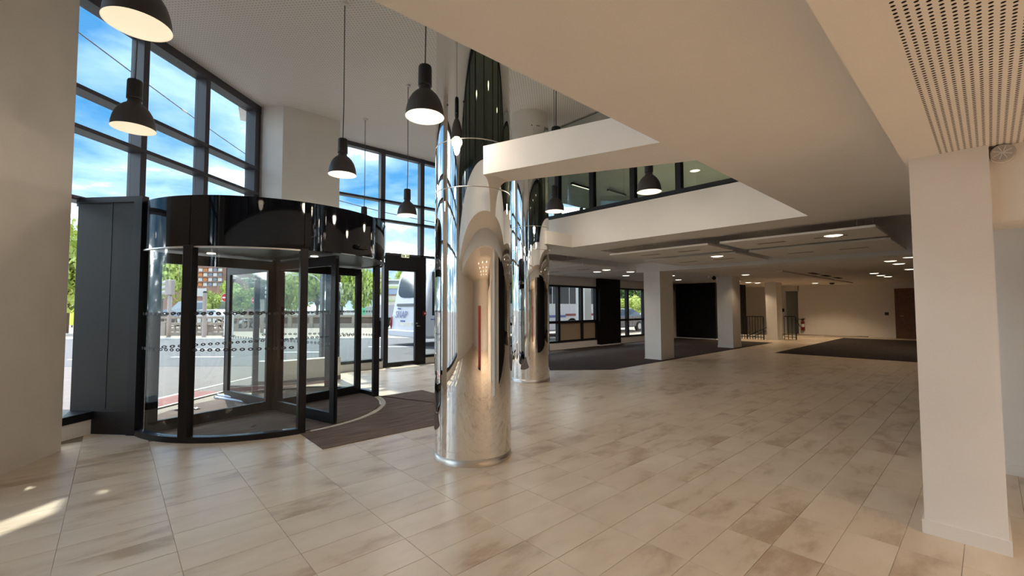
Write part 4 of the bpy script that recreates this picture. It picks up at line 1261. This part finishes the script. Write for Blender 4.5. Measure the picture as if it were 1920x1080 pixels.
# motorbikes
def moto(a, d, lab, paint):
    x, y = sp(a, d); t = thing('motorbike', lab, 'motorbike', (x, y, .03), 'motorbikes by the parapet')
    u = (SF*.85+SR*.5).normalized(); U = Vector((u.x, u.y, 0)); Z = Vector((0, 0, 1)); N = U.cross(Z); c = Vector((x, y, .03))
    for q in (-.62, .62):
        ring = [c+U*(q+.27*math.cos(R(k*20)))+Z*(.30+.27*math.sin(R(k*20))) for k in range(19)]
        MB().tube(ring, .05, 6).build('wheel', TYRE, t)
    MB().tube([c+U*-.45+Z*.45, c+U*-.1+Z*.62, c+U*.25+Z*.70, c+U*.45+Z*.62], [.10, .15, .17, .08], 10).build('body', paint, t)
    MB().tube([c+U*-.70+Z*.74, c+U*-.35+Z*.80, c+U*0+Z*.76], [.06, .12, .10], 8).build('seat', BLACK, t)
    MB().tube([c+U*.62+Z*.30, c+U*.42+Z*.95], .03, 6).build('fork', KERB, t)
    MB().tube([c+U*.36+Z*1.0+N*-.34, c+U*.42+Z*.96, c+U*.36+Z*1.0+N*.34], .02, 6).build('handlebar', BLACK, t)
    MB().tube([c+U*.50+Z*.88, c+U*.60+Z*.86], [.10, .07], 10).build('headlight', WHITE, t)


moto(-19.7, 31.0, 'dark red motorbike at the left of the three by the parapet', BRICK)
moto(-18.9, 31.0, 'white motorbike in the middle of the three by the parapet', CARWHITE)
moto(-18.2, 31.0, 'dark motorbike at the right of the three by the parapet', CARDARK)
# white pillar outside the low window
pl = struct('column_outside')
MB().box(15.15, 15.6, 11.9, 12.4, 0, 4.0).build('shaft', WALL, pl)
# slit view: kerbside panel and post at far left
x, y = sp(-24.6, 24)
ps = thing('street_post', 'pale street post seen in the narrow pane beside the left wall', 'post', (x, y, .03))
MB().tube([(x, y, .03), (x, y, 5.2)], .09, 10).build('shaft', KERB, ps)
MB().lathe([(.16, 0), (.14, .12), (.10, .15)], (x, y, .03), 12).build('foot', KERB, ps)
x, y = sp(-35.6, 35)
yb_ = thing('yellow_panel', 'yellow-green roadside panel seen in the narrow pane beside the left wall', 'panel', (x, y, .03))
mb = MB(); sbox(mb, -36.4, -35.0, 34.9, 35.05, .2, 1.5); mb.build('board', mat('yellow green', (.62, .66, .08), .6), yb_)
for a in (-36.2, -35.2):
    mb = MB(); sbox(mb, a-.05, a+.05, 34.95, 35.0, 0, .2); mb.build('foot', GREYMETAL, yb_)
# overhead tram wires
for i, (a, b, lab) in enumerate((((-4.5, 14.9, 10.7), (8.5, 31.5, 9.9), 'overhead wire crossing the sky of the left glazing'),
                                ((4.2, 22.2, 7.6), (16, 24.0, 7.0), 'overhead wire low across the upper right windows'))):
    a, b = Vector(a), Vector(b)
    pts = [a.lerp(b, k/8)-Vector((0, 0, .25*math.sin(math.pi*k/8))) for k in range(9)]
    t = tag(MB().tube(pts, .022, 6).build('overhead_wire', GREYMETAL), lab, 'wire')
    if i == 1: MB().tube([(16, 24, -.02), (16, 24, 7.1)], .09, 10).build('pole', GREYMETAL, t)
    q = pts[4]; MB().tube([q-Vector((.1, .1, 0)), q+Vector((.1, .1, 0))], .045, 8).build('clamp', KERB, t)
